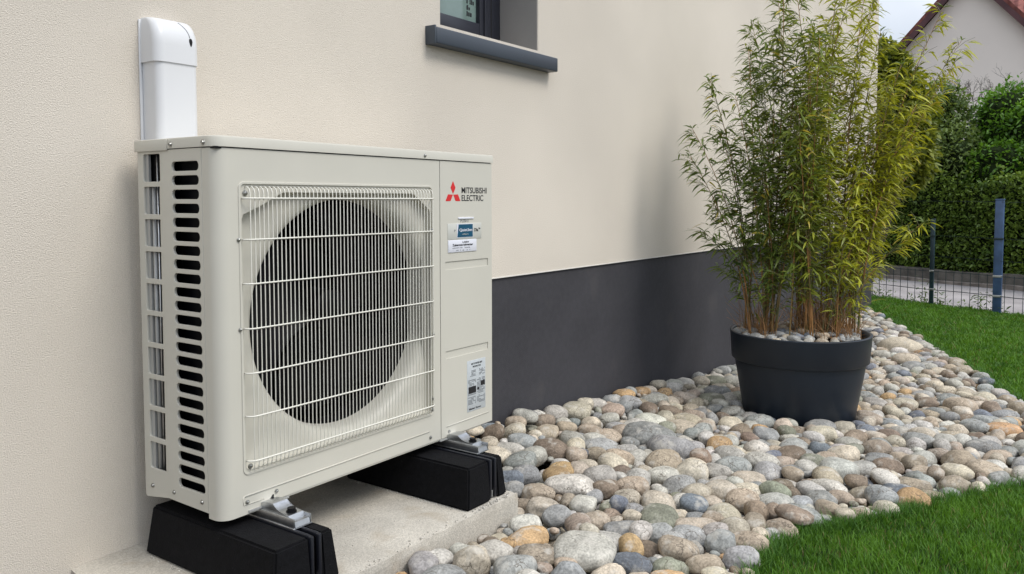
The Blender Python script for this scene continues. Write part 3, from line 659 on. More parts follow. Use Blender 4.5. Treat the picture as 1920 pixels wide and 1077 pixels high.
# mulch stones in the planter
r = np.random.RandomState(21); placed = []
for i in range(2600):
    if len(placed) >= 90: break
    a = r.uniform(0, 6.28); q = .345 * math.sqrt(r.uniform()); x, y = q * math.cos(a), q * math.sin(a); rad = r.uniform(.022, .044)
    if x * -.96 + y * -.28 < -.02 and r.uniform() < .8: continue      # most lie in front of the stems
    if q + rad * .8 > .352: continue
    if all((x - p[0]) ** 2 + (y - p[1]) ** 2 > ((rad + p[2]) * .80) ** 2 for p in placed): placed.append((x, y, rad))
cols = ['grey', 'blue', 'cream', 'grey', 'tan', 'grey', 'pale', 'grey']
WORD = {'pale': 'pale whitish', 'cream': 'cream', 'tan': 'tan', 'brown': 'dark brown', 'grey': 'grey', 'blue': 'blue-grey', 'orange': 'orange-tan', 'green': 'mossy olive-grey'}
def ordinal(n): return ['nearest', 'second nearest', 'third nearest', 'fourth nearest', 'fifth nearest', 'sixth nearest', 'seventh nearest', 'eighth nearest', 'ninth nearest', 'tenth nearest'][n] if n < 10 else '%dth nearest' % (n + 1)
cnt = {}
for x, y, rad in sorted(placed, key=lambda p: (p[0] + PC.x - CAM.x) ** 2 + (p[1] + PC.y - CAM.y) ** 2):
    c = cols[r.randint(len(cols))]; v, f = ICO[3]; V = stone_shape(v, r) * np.array([1, r.uniform(.7, .9), r.uniform(.5, .65)]) * rad @ rotm(r.uniform(0, 6.3), r.normal(0, .2), r.normal(0, .2)).T
    tint = np.array(PAL[c]) * r.uniform(.8, 1.15)
    o = bulk('stone', V[None], f, tint[None], 'stone', None, True); o.location = (PC.x + x, PC.y + y, PZ - .026 + rad * .30 + .012 * (1 - (x * x + y * y) / .12))
    k = cnt.get(c, 0); cnt[c] = k + 1
    tag(o, 'small %s stone on the planter soil, %s of its colour to the camera' % (WORD[c], ordinal(k)), 'stone', 'stones on the planter soil')

# ---------------------------------------------------------------- river pebbles: dropped one by one on a height field
SEEDS = [(0.515, -0.374, 0.053, 0.96, 'cream'), (0.566, -0.491, 0.06, 0.94, 'grey'), (0.674, -0.32, 0.03, 1.25, 'brown'), (0.798, -0.562, 0.086, 0.39, 'pale'), (1.473, -0.22, 0.064, 0.8, 'pale'), (1.287, -0.211, 0.085, 0.47, 'pale'), (1.591, 0.081, 0.075, 0.71, 'brown'), (1.364, 0.056, 0.06, 0.67, 'grey'), (1.449, -0.062, 0.055, 0.55, 'orange'), (1.261, -0.71, 0.067, 0.45, 'cream'), (1.018, -0.763, 0.063, 0.67, 'tan'), (0.837, -0.697, 0.055, 0.53, 'blue'), (0.835, -0.818, 0.051, 0.56, 'orange'), (1.083, -0.541, 0.068, 0.46, 'grey'), (1.227, -0.885, 0.064, 0.75, 'tan'), (1.811, -1.113, 0.065, 0.56, 'blue'), (1.599, -0.946, 0.069, 0.56, 'grey'), (1.783, -0.471, 0.07, 0.76, 'cream'), (1.383, -0.515, 0.064, 0.69, 'cream'), (1.462, -0.378, 0.062, 0.68, 'tan'), (2.184, -0.608, 0.073, 0.52, 'pale'), (2.586, -0.853, 0.072, 0.58, 'cream'), (2.332, -0.359, 0.062, 0.62, 'orange'), (3.728, -1.382, 0.085, 0.48, 'orange'), (2.18, -0.092, 0.108, 0.5, 'grey'), (2.084, -0.253, 0.097, 0.54, 'grey'), (1.142, -0.638, 0.048, 0.78, 'grey'), (1.254, -0.43, 0.037, 0.95, 'blue'), (1.432, -0.628, 0.05, 0.69, 'blue'), (1.093, -0.428, 0.047, 0.73, 'tan'), (0.928, -0.551, 0.067, 0.53, 'pale'), (1.15, -0.168, 0.062, 0.65, 'tan'), (0.996, -0.334, 0.05, 0.71, 'grey'), (1.26, -0.034, 0.058, 0.75, 'grey'), (0.646, -0.607, 0.048, 0.88, 'grey'), (1.145, -0.837, 0.046, 0.9, 'grey'), (0.994, -0.661, 0.051, 0.55, 'brown'), (1.935, -0.102, 0.059, 0.62, 'pale'), (1.793, -0.139, 0.054, 0.68, 'tan'), (1.754, -0.693, 0.058, 0.67, 'cream'), (1.59, -0.752, 0.055, 0.73, 'tan'), (2.293, -1.192, 0.064, 0.61, 'tan'), (2.168, -1.147, 0.055, 0.55, 'blue'), (2.032, -0.933, 0.066, 0.42, 'pale'), (1.762, -1.002, 0.048, 0.77, 'tan'), (6.296, -0.432, 0.165, 0.59, 'cream'), (4.278, -1.126, 0.106, 0.65, 'tan'), (5.651, -0.585, 0.113, 0.61, 'cream'), (5.45, -0.98, 0.072, 0.58, 'tan'), (4.226, -1.343, 0.083, 0.47, 'grey'), (2.841, -1.287, 0.081, 0.49, 'tan'), (2.618, -1.304, 0.06, 0.55, 'cream'), (2.754, -1.399, 0.078, 0.46, 'tan'), (3.158, -1.063, 0.071, 0.64, 'grey'), (3.228, -1.333, 0.07, 0.5, 'grey'), (4.128, -0.62, 0.071, 0.68, 'grey'), (0.971, -0.86, 0.051, 0.57, 'tan'), (1.517, -0.95, 0.06, 0.38, 'brown'), (1.933, -1.006, 0.046, 0.62, 'tan'), (0.914, -0.512, 0.032, 0.75, 'cream'), (1.714, 0.340, 0.049, 0.71, 'tan'), (1.792, 0.335, 0.056, 0.52, 'pale'), (2.047, 0.334, 0.057, 0.65, 'pale'), (2.325, 0.337, 0.047, 0.78, 'cream'), (2.669, 0.258, 0.062, 0.62, 'grey'), (3.006, 0.267, 0.056, 0.58, 'grey'), (3.289, 0.315, 0.065, 0.52, 'pale'), (3.157, 0.161, 0.075, 0.56, 'cream'), (3.824, 0.256, 0.071, 0.62, 'green'), (3.28, 0.046, 0.085, 0.41, 'green'), (2.745, 0.07, 0.055, 0.62, 'brown'), (1.893, 0.296, 0.048, 0.75, 'tan'), (1.938, 0.2, 0.052, 0.68, 'tan'), (2.109, 0.173, 0.051, 0.67, 'cream'), (2.211, 0.1, 0.054, 0.64, 'grey'), (2.425, 0.232, 0.058, 0.68, 'tan'), (1.582, -0.109, 0.048, 0.74, 'cream'), (1.604, -0.045, 0.048, 0.74, 'tan'), (2.27, -0.683, 0.056, 0.68, 'tan'), (2.788, -0.664, 0.055, 0.68, 'pale')]
def pebbles():
    r = np.random.RandomState(77); cs = .01; gx0_, gy0_ = .30, -2.7; nx, ny = 900, 330
    X, Y = np.meshgrid(gx0_ + (np.arange(nx) + .5) * cs, gy0_ + (np.arange(ny) + .5) * cs, indexing='ij')
    SF = surf(X, Y); Hh = SF - .10
    block_ = (Y > YW - .004) & (X < 9.1) | ((X < .948) & (Y > -.24)) | (((X - PC.x) ** 2 + (Y - PC.y) ** 2) < .300 ** 2) | inpoly(X, Y, NEAR) | inpoly(X, Y, FAR) | (X < .32)
    open_ = ~block_; idx = np.argwhere(open_); Hh[block_] = 5
    owner = -np.ones((nx, ny), int); out = []
    def evalp(x, y, a, b, c, yaw):
        i0, i1 = int((x - a - gx0_) / cs), int((x + a - gx0_) / cs) + 1; j0, j1 = int((y - a - gy0_) / cs), int((y + a - gy0_) / cs) + 1
        if i0 < 0 or j0 < 0 or i1 >= nx or j1 >= ny: return None
        dx, dy = X[i0:i1, j0:j1] - x, Y[i0:i1, j0:j1] - y; co, si = math.cos(yaw), math.sin(yaw)
        q = ((dx * co + dy * si) / a) ** 2 + ((-dx * si + dy * co) / b) ** 2; m = q < .96
        if not m.any(): return None
        h = c * np.sqrt(np.clip(1 - q, 0, 1)); z = (Hh[i0:i1, j0:j1] + h)[m & (q < .82)]
        return (float(z.max()) if len(z) else 9), (slice(i0, i1), slice(j0, j1)), m, h
    def put(x, y, a, b, c, yaw, col, z, sl, m, h):
        n = len(out); out.append([x, y, z, a, b, c, yaw, col]); top = z + h; sub = Hh[sl]; w = m & (top > sub); sub[w] = top[w]; owner[sl][w] = n
    names = ['pale', 'cream', 'tan', 'brown', 'grey', 'blue', 'orange', 'green']; pr = [.24, .20, .17, .07, .23, .035, .025, .03]
    for _ in range(3600):           # bottom layers
        a = float(np.clip(r.lognormal(math.log(.050), .25), .03, .08)) ; b = a * r.uniform(.68, .95); c = min(a * r.uniform(.5, .72), b); yaw = r.uniform(0, 3.14); best = None
        for k in range(10):
            i, j = idx[r.randint(len(idx))]; e = evalp(X[i, j], Y[i, j], a, b, c, yaw)
            if e and e[0] < 2:
                lift = e[0] + c - SF[i, j]
                if best is None or lift < best[0]: best = (lift, X[i, j], Y[i, j], e)
        if best and best[0] < -.028: put(best[1], best[2], a, b, c, yaw, names[r.choice(8, p=pr)], *best[3])
    sy = -.96
    for x, y, a, hw, col in SEEDS:
        a = a * .98; b = a * r.uniform(.78, .92); c = a * min(1, max(.42, hw * .92)); c = min(c, b)
        va = math.atan2(y - CAM.y, x - CAM.x) - math.pi / 2 + r.normal(0, .12); e = evalp(x, y, a, b, c, va)
        if e and e[0] < 2:
            z = min(e[0], float(surf(x, y)) + .012 - c * .62 + .02); out_ = (z,) + e[1:]; put(x, y, a, b, c, va, col, *out_)
    for phase, (n_, lo_, md, hi_, lim) in enumerate(((4600, .050, .070, .105, .034), (3000, .034, .046, .060, .018), (2600, .018, .027, .036, .004), (2500, .010, .015, .020, -.004))):
        for _ in range(n_):
            a = float(np.clip(r.lognormal(math.log(md), .27), lo_, hi_)); b = a * r.uniform(.66, .95); c = min(a * r.uniform(.48, .76), b); yaw = r.uniform(0, 3.14); best = None
            for k in range(16 if phase < 2 else 9):
                i, j = idx[r.randint(len(idx))]; e = evalp(X[i, j], Y[i, j], a, b, c, yaw)
                if e and e[0] < 2:
                    lift = e[0] + c - SF[i, j]
                    if best is None or lift < best[0]: best = (lift, X[i, j], Y[i, j], e)
            if best and best[0] < lim: put(best[1], best[2], a, b, c, yaw, names[r.choice(8, p=pr)], *best[3])
    # how large each shows from the camera
    vis = np.bincount(owner[owner >= 0], minlength=len(out)).astype(float)
    f = 1528.43; score = []
    for n, p in enumerate(out):
        d = Vector((p[0], p[1], p[2])) - CAM; dep = d.dot(fwd); u = 982.97 + f * d.dot(rgt) / dep; v = 459.1 - f * d.dot(up) / dep
        inside = 4 < u < 1916 and v < 1070
        hid = math.hypot(p[0] - (PC.x + .45), p[1] - (PC.y + .15)) < .45 or (p[0] < 1.7 and p[1] > .2)
        score.append(vis[n] * p[5] / p[3] / dep ** 2 if inside and not hid and vis[n] * cs * cs > .35 * math.pi * p[3] * p[4] else 0)
    order = np.argsort(-np.array(score)); chosen = [int(i) for i in order[:298] if score[i] > 0]; cset = set(chosen)
    marks = [('the black planter', PC.x, PC.y), ('the slab corner', .94, -.23), ('the far fence', 9.4, -.87), ('the heat pump', 1.65, .4), ('the slab front edge', .45, -.6), ('the near lawn tip', 1.1, -.9), ('the right picture edge', 4.0, -1.5), ('the dark plinth', 2.9, .4), ('the far lawn edge', 5.6, -1.0), ('the middle near-lawn edge', 2.2, -1.25)]
    groups = {}
    for n in chosen:
        p = out[n]; k = min(range(len(marks)), key=lambda i: math.hypot(p[0] - marks[i][1], p[1] - marks[i][2])); groups.setdefault((k, p[7]), []).append((math.hypot(p[0] - marks[k][1], p[1] - marks[k][2]), n))
    lab = {}
    for (k, col), lst in groups.items():
        for i, (dd, n) in enumerate(sorted(lst)):
            p = out[n]; sh = 'round' if p[4] / p[3] > .86 else ('long' if p[4] / p[3] < .74 else 'oval'); sz = 'large' if p[3] > .065 else ('small' if p[3] < .035 else 'medium')
            lab[n] = '%s %s pebble, %s %s one to %s' % (sz, sh, ordinal(i), WORD[col], marks[k][0])
    tints = {}
    rest = {2: ([], []), 3: ([], [])}
    for n, p in enumerate(out):
        x, y, z, a, b, c, yaw, col = p
        t = np.clip(np.array(PAL[col]) * r.uniform(.78, 1.18) * (1 + r.normal(0, .015, 3)), .02, .7)
        near = math.hypot(x - CAM.x, y - CAM.y)
        M3 = rotm(yaw, r.normal(0, .10), r.normal(0, .10)).T
        if n in cset:
            v, f_ = ICO[4 if near < 3.0 and a > .04 else 3]; V = stone_shape(v, r) * np.array([a, b, c]) * 1.04 @ M3
            o = bulk('pebble', V[None], f_, t[None], 'stone', None, True); o.location = (x, y, z); tag(o, lab[n], 'pebble', 'river pebbles of the gravel bed')
        else:
            if vis[n] < 2: continue
            L_ = 3 if (near < 3.2 and a > .02) else 2; v, f_ = ICO[L_]; V = stone_shape(v, r) * np.array([a, b, c]) * 1.04 @ M3 + np.array([x, y, z]); rest[L_][0].append(V); rest[L_][1].append(t)
    k = 0
    objs = [bulk('pebbles', np.array(vs), ICO[L_][1], np.array(ts), 'stone', None, True) for L_, (vs, ts) in rest.items() if vs]
    # join the two levels of detail into one mesh
    bm = bmesh.new()
    for o in objs: bm.from_mesh(o.data)
    me = bpy.data.meshes.new('pebbles'); bm.to_mesh(me); bm.free()
    for o in objs: bpy.data.objects.remove(o)
    me.materials.clear(); o = link('pebbles', me, 'stone'); tag(o, 'bed of smaller mixed river pebbles filling in between the larger ones', 'pebbles', kind='stuff')
    print('pebbles', len(out), 'chosen', len(chosen), 'rest', sum(len(v[0]) for v in rest.values()))
pebbles()

# ---------------------------------------------------------------- bamboo
def leaves_mesh(name, P, Dn, L, Wd, tint, m, parent=None, droop=.25):
    """lance-shaped leaves: base points P, directions Dn, lengths L, widths Wd"""
    n = len(P); upv = np.tile(np.array([0, 0, 1.0]), (n, 1)); jit = rng.normal(0, .55, (n, 3)); side = np.cross(Dn, upv + jit); side /= np.linalg.norm(side, axis=1)[:, None] + 1e-9
    nrm = np.cross(side, Dn); V = np.zeros((n, 8, 3))
    for i, (t, w) in enumerate(((.0, .12), (.28, 1), (.62, .8))):
        c = P + Dn * (L * t)[:, None] - np.array([0, 0, 1.0]) * (L * droop * t * t)[:, None]; o = side * (Wd * w / 2)[:, None]
        V[:, 2 * i] = c - o; V[:, 2 * i + 1] = c + o
    tip = P + Dn * L[:, None] - np.array([0, 0, 1.0]) * (L * droop)[:, None]; V[:, 6] = tip; V[:, 7] = tip
    V = V[:, :7]
    return bulk(name, V, [(0, 1, 3, 2), (2, 3, 5, 4), (4, 5, 6)], tint, m, parent)
def bamboo():
    bam = empty('bamboo', (PC.x, PC.y, .0), 'tall leafy bamboo with thin orange-brown stems growing in the dark planter', 'bamboo')
    r = np.random.RandomState(4)
    tips = [(3.12, 0.02, 1.45), (3.05, 0.09, 1.18), (3.04, 0.1, 1.03), (3.07, 0.02, 0.61), (3.54, -0.06, 1.83), (3.53, -0.06, 1.66), (3.27, -0.33, 1.95), (3.35, -0.38, 1.9), (3.3, -0.47, 1.74), (3.58, -0.52, 1.84), (3.44, -0.66, 1.97), (3.73, -0.7, 1.96), (3.84, -0.71, 1.75), (3.84, -1.03, 1.84), (4.12, -1.09, 1.7), (4.04, -1.07, 1.57), (3.59, -1.0, 0.67), (3.84, -0.87, 0.92), (3.29, -0.27, 1.71), (3.52, -0.47, 1.63), (3.7, -0.85, 1.53), (3.96, -0.89, 1.32), (3.19, -0.02, 1.16), (3.11, -0.13, 1.35), (3.39, -0.18, 1.55), (3.8, -0.5, 2.13), (3.39, -0.39, 1.59), (3.1, -0.01, 0.77), (3.62, -0.64, 1.63), (4.0, -0.71, 1.49), (3.97, -0.59, 2.0), (3.53, -0.22, 1.93)]
    for k in range(26):
        a = r.uniform(0, 6.28); q = r.uniform(.05, .42); tips.append((PC.x + q * math.cos(a) * .9, min(.2, PC.y + q * math.sin(a)), r.uniform(.75, 1.75)))
    for k in range(10): tips.append((r.uniform(3.6, 3.85), r.uniform(-.95, -.6), r.uniform(.8, 1.5)))
    LP, LD, LL, LW, LT = [], [], [], [], []
    rx, ry = rgt.x, rgt.y
    tb = bmesh.new()
    for tip in tips:
        T_ = Vector(tip); d = Vector((T_.x - PC.x, T_.y - PC.y))
        side = d.x * rx + d.y * ry               # left or right as seen from the camera
        base = Vector((PC.x, PC.y)) + d * .5 + Vector((r.normal(0, .09), r.normal(0, .09)))
        off = base - Vector((PC.x, PC.y))
        s_ = off.x * rx + off.y * ry
        if abs(s_ + .07) < .05: base += Vector((rx, ry)) * (.07 if s_ > -.07 else -.07)   # bare gap between the two clumps
        off = base - Vector((PC.x, PC.y))
        if off.length > .30: base = Vector((PC.x, PC.y)) + off.normalized() * .30
        B = Vector((base.x, base.y, -.02)); mid = B.lerp(T_, .5) + Vector((-d.x * .22, -d.y * .22, .06)) + Vector((r.normal(0, .02), r.normal(0, .02), 0))
        pts = [B * (1 - t) ** 2 + mid * 2 * t * (1 - t) + T_ * t * t for t in np.linspace(0, 1, 16)]
        hgt = T_.z
        bm = bmesh.new(); r0 = r.uniform(.0036, .0058) * (1 if hgt > 1 else .75); tube(bm, pts, [r0 * (1 - .72 * i / 15) for i in range(16)], 6); fin(bm, 'culm', 'culm', bam, True)
        length = sum((pts[i + 1] - pts[i]).length for i in range(15))
        nn = int(length / .030)
        for k in range(nn):
            t = k / nn; z0 = .20
            if t < .15: continue
            if t < .33 and r.uniform() < .62: continue
            p = B * (1 - t) ** 2 + mid * 2 * t * (1 - t) + T_ * t * t; dr = ((mid - B) * (1 - t) + (T_ - mid) * t).normalized()
            for _ in range(r.choice([1, 2, 2])):
                az = r.uniform(0, 6.28); o_ = Vector((math.cos(az), math.sin(az), 0)); bd = (dr * r.uniform(.5, 1.1) + o_ * r.uniform(.5, 1.0)).normalized(); bl = r.uniform(.05, .24) * (1.15 - .6 * t)
                e = p + bd * bl; e.z -= .12 * bl
                if e.y > YW - .03: continue
                tube(tb, [p, p.lerp(e, .5) + Vector((0, 0, .01)), e], [.0014, .0011, .0007], 3, False)
                for q in range(r.randint(4, 7)):
                    s = min(1, (q + .8) / 6.5); lp = p.lerp(e, s); az2 = az + r.choice([-1, 1]) * r.uniform(.3, 1.0)
                    ld = Vector((math.cos(az2), math.sin(az2), r.uniform(-.9, .8))) * .85 + bd * .4; ld.normalize()
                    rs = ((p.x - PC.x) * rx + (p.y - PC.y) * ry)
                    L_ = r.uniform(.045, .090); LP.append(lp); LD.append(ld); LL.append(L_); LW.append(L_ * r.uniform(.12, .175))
                    g = r.uniform(); yel = np.clip(.5 + (rs - .05) * 2.4 + r.normal(0, .22), 0, 1)  # yellower and brighter to the right: own hue plus painted-in sunlit side
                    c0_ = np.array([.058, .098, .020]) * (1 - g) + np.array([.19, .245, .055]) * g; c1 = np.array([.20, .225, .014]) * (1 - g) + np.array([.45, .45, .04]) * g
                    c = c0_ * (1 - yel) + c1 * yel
                    if r.uniform() < .03: c = np.array([.45, .36, .07])
                    LT.append(c)
        for q in range(5):   # tuft at the tip
            az = r.uniform(0, 6.28); ld = Vector((math.cos(az), math.sin(az), r.uniform(.3, 1.3))).normalized(); LP.append(T_.copy()); LD.append(ld); L_ = r.uniform(.05, .08); LL.append(L_); LW.append(L_ * .13); LT.append(np.array([.11, .16, .04]))
    fin(tb, 'twigs', 'twig', bam)
    A = lambda q: np.array([list(v) for v in q])
    leaves_mesh('foliage', A(LP), A(LD), np.array(LL), np.array(LW), np.array(LT) * np.array([1.17, 1.17, 1.0]), 'leaf', bam, .42)
    print('bamboo leaves', len(LP))
    # dry stubble and sheath fibres around the stem bases
    bm = bmesh.new()
    for k in range(620):
        s_ = r.choice([-.22, .02, .10, .18, .24]) + r.normal(0, .04); f_ = r.normal(0, .09)
        x, y = PC.x + rx * s_ + ry * -f_, PC.y + ry * s_ + rx * f_
        if math.hypot(x - PC.x, y - PC.y) > .33: continue
        h = r.uniform(.06, .36) * r.uniform(.5, 1); dx, dy = r.normal(0, .08), r.normal(0, .08)
        tube(bm, [(x, y, -.02), (x + dx * .3, y + dy * .3, h * .5), (x + dx, y + dy, h)], [r.uniform(.0012, .003), .0012, .0006], 4, False)
    fin(bm, 'dry_stubble', 'drystem', bam, True)
bamboo()

# ---------------------------------------------------------------- fence
fence = empty('wire_fence', (F0.x, F0.y, -.52), 'low green wire mesh fence running behind the far lawn', 'fence')
def along(t, off=0): q = F0 + DIR * t + NRM * off; return q.x, q.y
bm = bmesh.new()
for k in range(-58, 66):
    if k % 3 == 0 or k * .1 > -2.5:
        x, y = along(k * .1, -.03); tube(bm, [(x, y, -.56), (x, y, -.06)], .0042, 4)
for z in (-.075, -.30, -.52):
    tube(bm, [(*along(t, -.032), z + .004 * math.sin(t * 5)) for t in np.linspace(-6, 6.5, 40)], .0045 if z != -.30 else .0055, 4)
for z in (.10, .35, .765): tube(bm, [(*along(t, -.03), z + .01 * math.sin(t * 2)) for t in np.linspace(-6, 6.5, 30)], .0030, 4)
fin(bm, 'wire_mesh', 'wire', fence)
def post(t, s, z1, m, label):
    x, y = along(t); root = empty('fence_post', (x, y, -.6), label, 'fence post', 'fence posts')
    bx('post', x - s / 2, x + s / 2, y - s / 2, y + s / 2, -.65, z1, m, root, .006); bx('post_cap', x - s / 2 - .004, x + s / 2 + .004, y - s / 2 - .004, y + s / 2 + .004, z1 + .0005, z1 + .014, m, root, .004)
    for z in (-.30, -.075, .35): bx('clamp', x - s / 2 - .010, x - s / 2 - .001, y - s / 2 - .002, y + s / 2 + .002, z - .012, z + .012, 'wire' if z > 0 else 'galv', root, .002) if z < z1 else None
post(0, .088, .785, 'postblue', 'thick blue square fence post at the right end of the lawn')
post(.80, .048, .545, 'postgreen', 'thin dark green fence post, shorter one left of the blue post')

# ---------------------------------------------------------------- far side of the road: low wall, hedge, shrubs
def cal(t, off): q = Vector((13.53, .375)) + DIR * t + NRM * off; return q
def slab(name, m, t0, t1, o0, o1, z0, z1, parent=None, n=24):
    bm = bmesh.new(); rings = []
    for t in np.linspace(t0, t1, n):
        w = .015 * math.sin(t * 3.1) + .01 * math.sin(t * 7.7); a, b = cal(t, o0 + w), cal(t, o1)
        rings.append([(a.x, a.y, z0), (b.x, b.y, z0), (b.x, b.y, z1 + w), (a.x, a.y, z1 + w)])
    loft(bm, rings); return fin(bm, name, m, parent)
o = slab('low_wall', 'curb', -8, 6, 0, .5, -.75, -.345); tag(center(o), 'low dark concrete retaining wall across the road under the hedge', 'wall')
slab('kerb', 'curbtop', -8, 6, -.16, -.002, -.72, -.50); bpy.data.objects[C.objects[-1].name]['kind'] = 'structure'
def foliage(name, parent, vol, n, size, cols, seed, m='leaf', pm=(0.0, 1.0)):
    """leaf cards scattered through box/ellipsoid volumes: vol(r, n) -> points"""
    r = np.random.RandomState(seed); P, out = vol(r, n)
    Dn = out * .55 + r.normal(0, .6, (n, 3)); Dn /= np.linalg.norm(Dn, axis=1)[:, None]
    g = np.clip(.5 + .30 * np.sin(P[:, 1] * 4.1 + 2 * np.sin(P[:, 2] * 3.3)) * np.sin(P[:, 2] * 5.2 + P[:, 0] * 3) + r.normal(0, .25, n), 0, 1)[:, None]
    T_ = np.array(cols[0])[None] * (1 - g) + np.array(cols[1])[None] * g
    L_ = r.uniform(.7, 1.3, n) * size
    return leaves_mesh(name, P, Dn, L_, L_ * r.uniform(.4, .6, n), T_, m, parent, .15)
def blobvol(blobs):
    B = np.array(blobs, float)    # x,y,z,rx,ry,rz
    def f(r, n):
        w = B[:, 3] * B[:, 4] * B[:, 5]; w = w ** .7; k = r.choice(len(B), n, p=w / w.sum()); d = r.normal(0, 1, (n, 3)); d /= np.linalg.norm(d, axis=1)[:, None]
        rad = r.uniform(.55, 1.0, n) ** .6 + r.normal(0, .06, n); bump_ = 1 + .12 * np.sin(d[:, 0] * 7 + k) * np.sin(d[:, 2] * 8 + d[:, 1] * 6)
        return B[k, :3] + d * (rad * bump_)[:, None] * B[k, 3:], d
    return f
def trunks(name, parent, x, y, z0, tops, r0=.05):
    bm = bmesh.new()
    for tp in tops:
        p0 = Vector((x, y, z0)); p1 = Vector(tp); m_ = p0.lerp(p1, .5) + Vector((random.uniform(-.1, .1), random.uniform(-.1, .1), .1)); tube(bm, [p0, m_, p1], [r0, r0 * .6, r0 * .25], 7)
    return fin(bm, name, 'bark', parent, True)
# clipped hedge
hc = cal(0, .9); hedge = empty('hedge', (hc.x, hc.y, -.36), 'tall dense clipped dark green hedge behind the wire fence across the road', 'hedge')
def hedgetop(t): return 1.30 + .22 * math.sin(t * 1.3) + .12 * math.sin(t * 4)
bm = bmesh.new(); rg = []
for t in np.linspace(-7.5, 5.5, 60):
    a, b = cal(t, .26 + .03 * math.sin(t * 5)), cal(t, 1.6); zt = hedgetop(t) - .1
    rg.append([(a.x, a.y, -.36), (b.x, b.y, -.36), (b.x, b.y, zt), (a.x, a.y, zt)])
loft(bm, rg); fin(bm, 'hedge_body', 'hedgecore', hedge)
def hv(r, n):
    t = r.uniform(-7.5, 5.5, n); z = r.uniform(-.36, 1, n); top = 1.30 + .22 * np.sin(t * 1.3) + .12 * np.sin(t * 4); z = -.36 + (z + .36) / 1.36 * (top + .36); off = .12 + np.abs(r.normal(0, .07, n)) + .05 * np.sin(t * 6 + 2 * np.sin(z * 4)) * np.sin(z * 7)
    c = np.array([13.53, .375])[None] + np.outer(t, [DIR.x, DIR.y]) + np.outer(off, [NRM.x, NRM.y]); topm = r.uniform(size=n) < .16; c[topm] += np.outer(r.uniform(0, 1.4, topm.sum()), [NRM.x, NRM.y]); z[topm] = top[topm] - .05 + np.abs(r.normal(0, .13, topm.sum())) * (1 + np.sin(t[topm] * 13))
    return np.stack([c[:, 0], c[:, 1], z], 1), np.tile(np.array([-NRM.x, -NRM.y, .5]), (n, 1))
foliage('foliage', hedge, hv, 42000, .065, ((.060, .110, .020), (.22, .32, .055)), 31)
# bright shrub rising over the hedge on the right
def shrub(name, blobs, n, size, cols, seed, label, cat, zb=-.4, core=.72, foot=None):
    B = np.array(blobs); c = B[:, :3].mean(0); root = empty(name, (c[0], c[1], zb), label, cat)
    foliage('crown', root, blobvol(blobs), n, size, cols, seed)
    if core:
        bm = bmesh.new(); v, f = ICO[3]
        for b in blobs:
            vs = [bm.verts.new(p) for p in stone_shape(v, np.random.RandomState(seed)) * np.array(b[3:]) * core + np.array(b[:3])]
            for q in f: bm.faces.new([vs[i] for i in q])
        fin(bm, 'inner_branches', 'hedgecore', root)
    trunks('trunk', root, *(foot or (c[0], c[1])), zb, [tuple(b[:3]) for b in blobs]); return root
shrub('shrub', [(14.6, -1.3, 1.75, .8, .95, .9), (14.9, -.55, 2.0, .7, .65, .75), (14.7, -2.4, 1.8, .8, .9, .9), (14.8, -.2, 1.3, .6, .45, .8), (14.15, -1.0, 1.15, .5, .6, .55), (14.1, -1.9, 1.1, .5, .6, .6), (13.95, -.45, 1.3, .35, .5, .45), (14.0, -1.5, 1.5, .4, .5, .5)], 34000, .08, ((.055, .14, .016), (.19, .37, .04)), 41, 'bright green leafy shrub rising above the right part of the hedge', 'shrub')
shrub('shrub', [(14.0, .15, 1.45, .35, .45, .6), (14.4, .35, 1.7, .5, .5, .9), (14.4, 1.0, 1.6, .5, .6, 1.1), (14.4, .45, 2.35, .35, .45, .5)], 9000, .07, ((.06, .105, .025), (.22, .30, .09)), 42, 'loose dark grey-green shrub between the bamboo and the bright shrub', 'shrub', core=.45)
shrub('shrub', [(9.85, .30, 1.75, .35, .40, .75), (9.9, .52, 2.35, .30, .34, .45), (9.75, .12, 1.45, .3, .28, .55), (9.8, .5, 1.2, .3, .3, .6)], 12000, .085, ((.09, .125, .018), (.26, .29, .04)), 43, 'tall olive yellow-green shrub at the house corner behind the bamboo', 'shrub', core=.5, zb=-.56, foot=(9.75, .66))
# bare twigs above the bright shrub
bt = empty('bare_shrub', (15.3, -.1, -.4), 'leafless thin-twigged shrub against the neighbouring cream wall', 'shrub'); bm = bmesh.new(); r = np.random.RandomState(9)
def twig(p, d, L_, rad, dep):
    q = p + d * L_; tube(bm, [p, p.lerp(q, .5) + Vector(r.normal(0, .02, 3)), q], [rad, rad * .8, rad * .6], 4, False)
    if dep:
        for k in range(r.randint(3, 5)): nd = (d + Vector(r.normal(0, .45, 3))); nd.z = abs(nd.z) * .9 + .1; twig(p.lerp(q, r.uniform(.4, 1)), nd.normalized(), L_ * r.uniform(.45, .75), rad * .6, dep - 1)
for k in range(13):
    y = -1.0 + k * .17; twig(Vector((15.4, y, -.4)), Vector((r.normal(0, .05), r.normal(0, .06), 1)).normalized(), 2.7 + r.uniform(-.3, .15), .016, 0); twig(Vector((15.4, y, 2.2)), Vector((r.normal(0, .1), r.normal(0, .2), 1)).normalized(), .45, .009, 3)
fin(bm, 'branches', 'bark', bt)
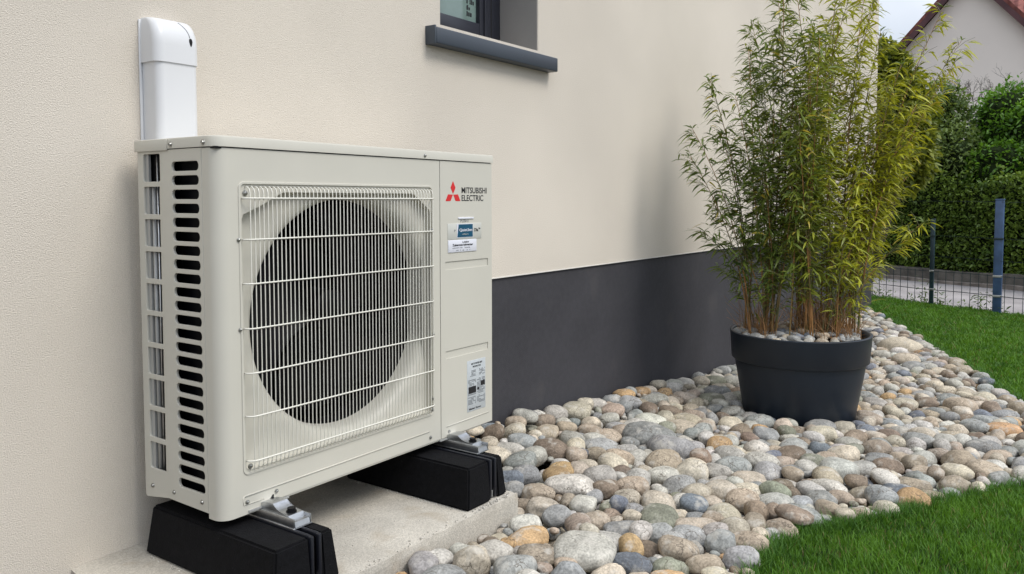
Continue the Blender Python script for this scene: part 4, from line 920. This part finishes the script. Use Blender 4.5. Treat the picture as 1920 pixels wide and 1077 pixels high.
# weeds at the fence foot
r = np.random.RandomState(14); n = 2200; t = r.uniform(-3, 3, n); q = np.array([F0.x, F0.y])[None] + np.outer(t, [DIR.x, DIR.y]) + np.outer(r.normal(.05, .06, n), [NRM.x, NRM.y])
P = np.stack([q[:, 0], q[:, 1], -.56 + np.abs(r.normal(0, .10, n)) * (1 + np.sin(t * 9) * .7)], 1); Dn = r.normal(0, 1, (n, 3)); Dn[:, 2] = np.abs(Dn[:, 2]); Dn /= np.linalg.norm(Dn, axis=1)[:, None]; g = r.uniform(size=(n, 1))
tag(leaves_mesh('weeds', P, Dn, r.uniform(.04, .09, n), r.uniform(.008, .02, n), np.array([[.05, .10, .02]]) * (1 - g) + np.array([[.14, .2, .05]]) * g, 'leaf'), 'loose weeds growing along the foot of the wire fence', 'weeds', kind='stuff')

# ---------------------------------------------------------------- neighbouring house
nb = empty('neighbour_house', (25, 1.36, -.6), 'cream gabled house with red tiled roof beyond the hedge', 'house')
ay, az, sl_ = 1.20, 6.78, 1.12; hw = 4.0; ez_ = az - hw * sl_
bm = bmesh.new(); prof = [(ay - hw, -.8), (ay + hw, -.8), (ay + hw, ez_), (ay, az), (ay - hw, ez_)]
loft(bm, [[(x, y, z) for y, z in prof] for x in (24.0, 33.0)]); fin(bm, 'wall', 'nwall', nb)
for s in (1, -1):
    bm = bmesh.new(); o0 = [(ay, az + .05), (ay + s * (hw + .4), az + .05 - (hw + .4) * sl_), (ay + s * (hw + .4), az + .30 - (hw + .4) * sl_), (ay, az + .30)]
    loft(bm, [[(x, y, z) for y, z in o0] for x in (23.78, 33.0)]); fin(bm, 'roof', 'tiles', nb)
    bm = bmesh.new(); o0 = [(ay - s * .01, az - .04), (ay + s * (hw + .42), az - .04 - (hw + .42) * sl_), (ay + s * (hw + .42), az + .16 - (hw + .42) * sl_), (ay - s * .01, az + .16)]
    loft(bm, [[(x, y, z) for y, z in o0] for x in (23.70, 23.775)]); fin(bm, 'verge_board', 'verge', nb)
# main roof slope behind the gable wing, facing the camera
bm = bmesh.new(); loft(bm, [[(25.0, y, 2.4), (31.5, y, 9.2), (31.5, y, 8.9), (25.0, y, 2.1)] for y in (-12.0, 1.0)]); fin(bm, 'roof', 'tiles', nb)
bx('wall', 25.4, 34, -11.6, -2.7, -.8, 2.3, 'nwall', nb)
# distant garden behind
print('done')
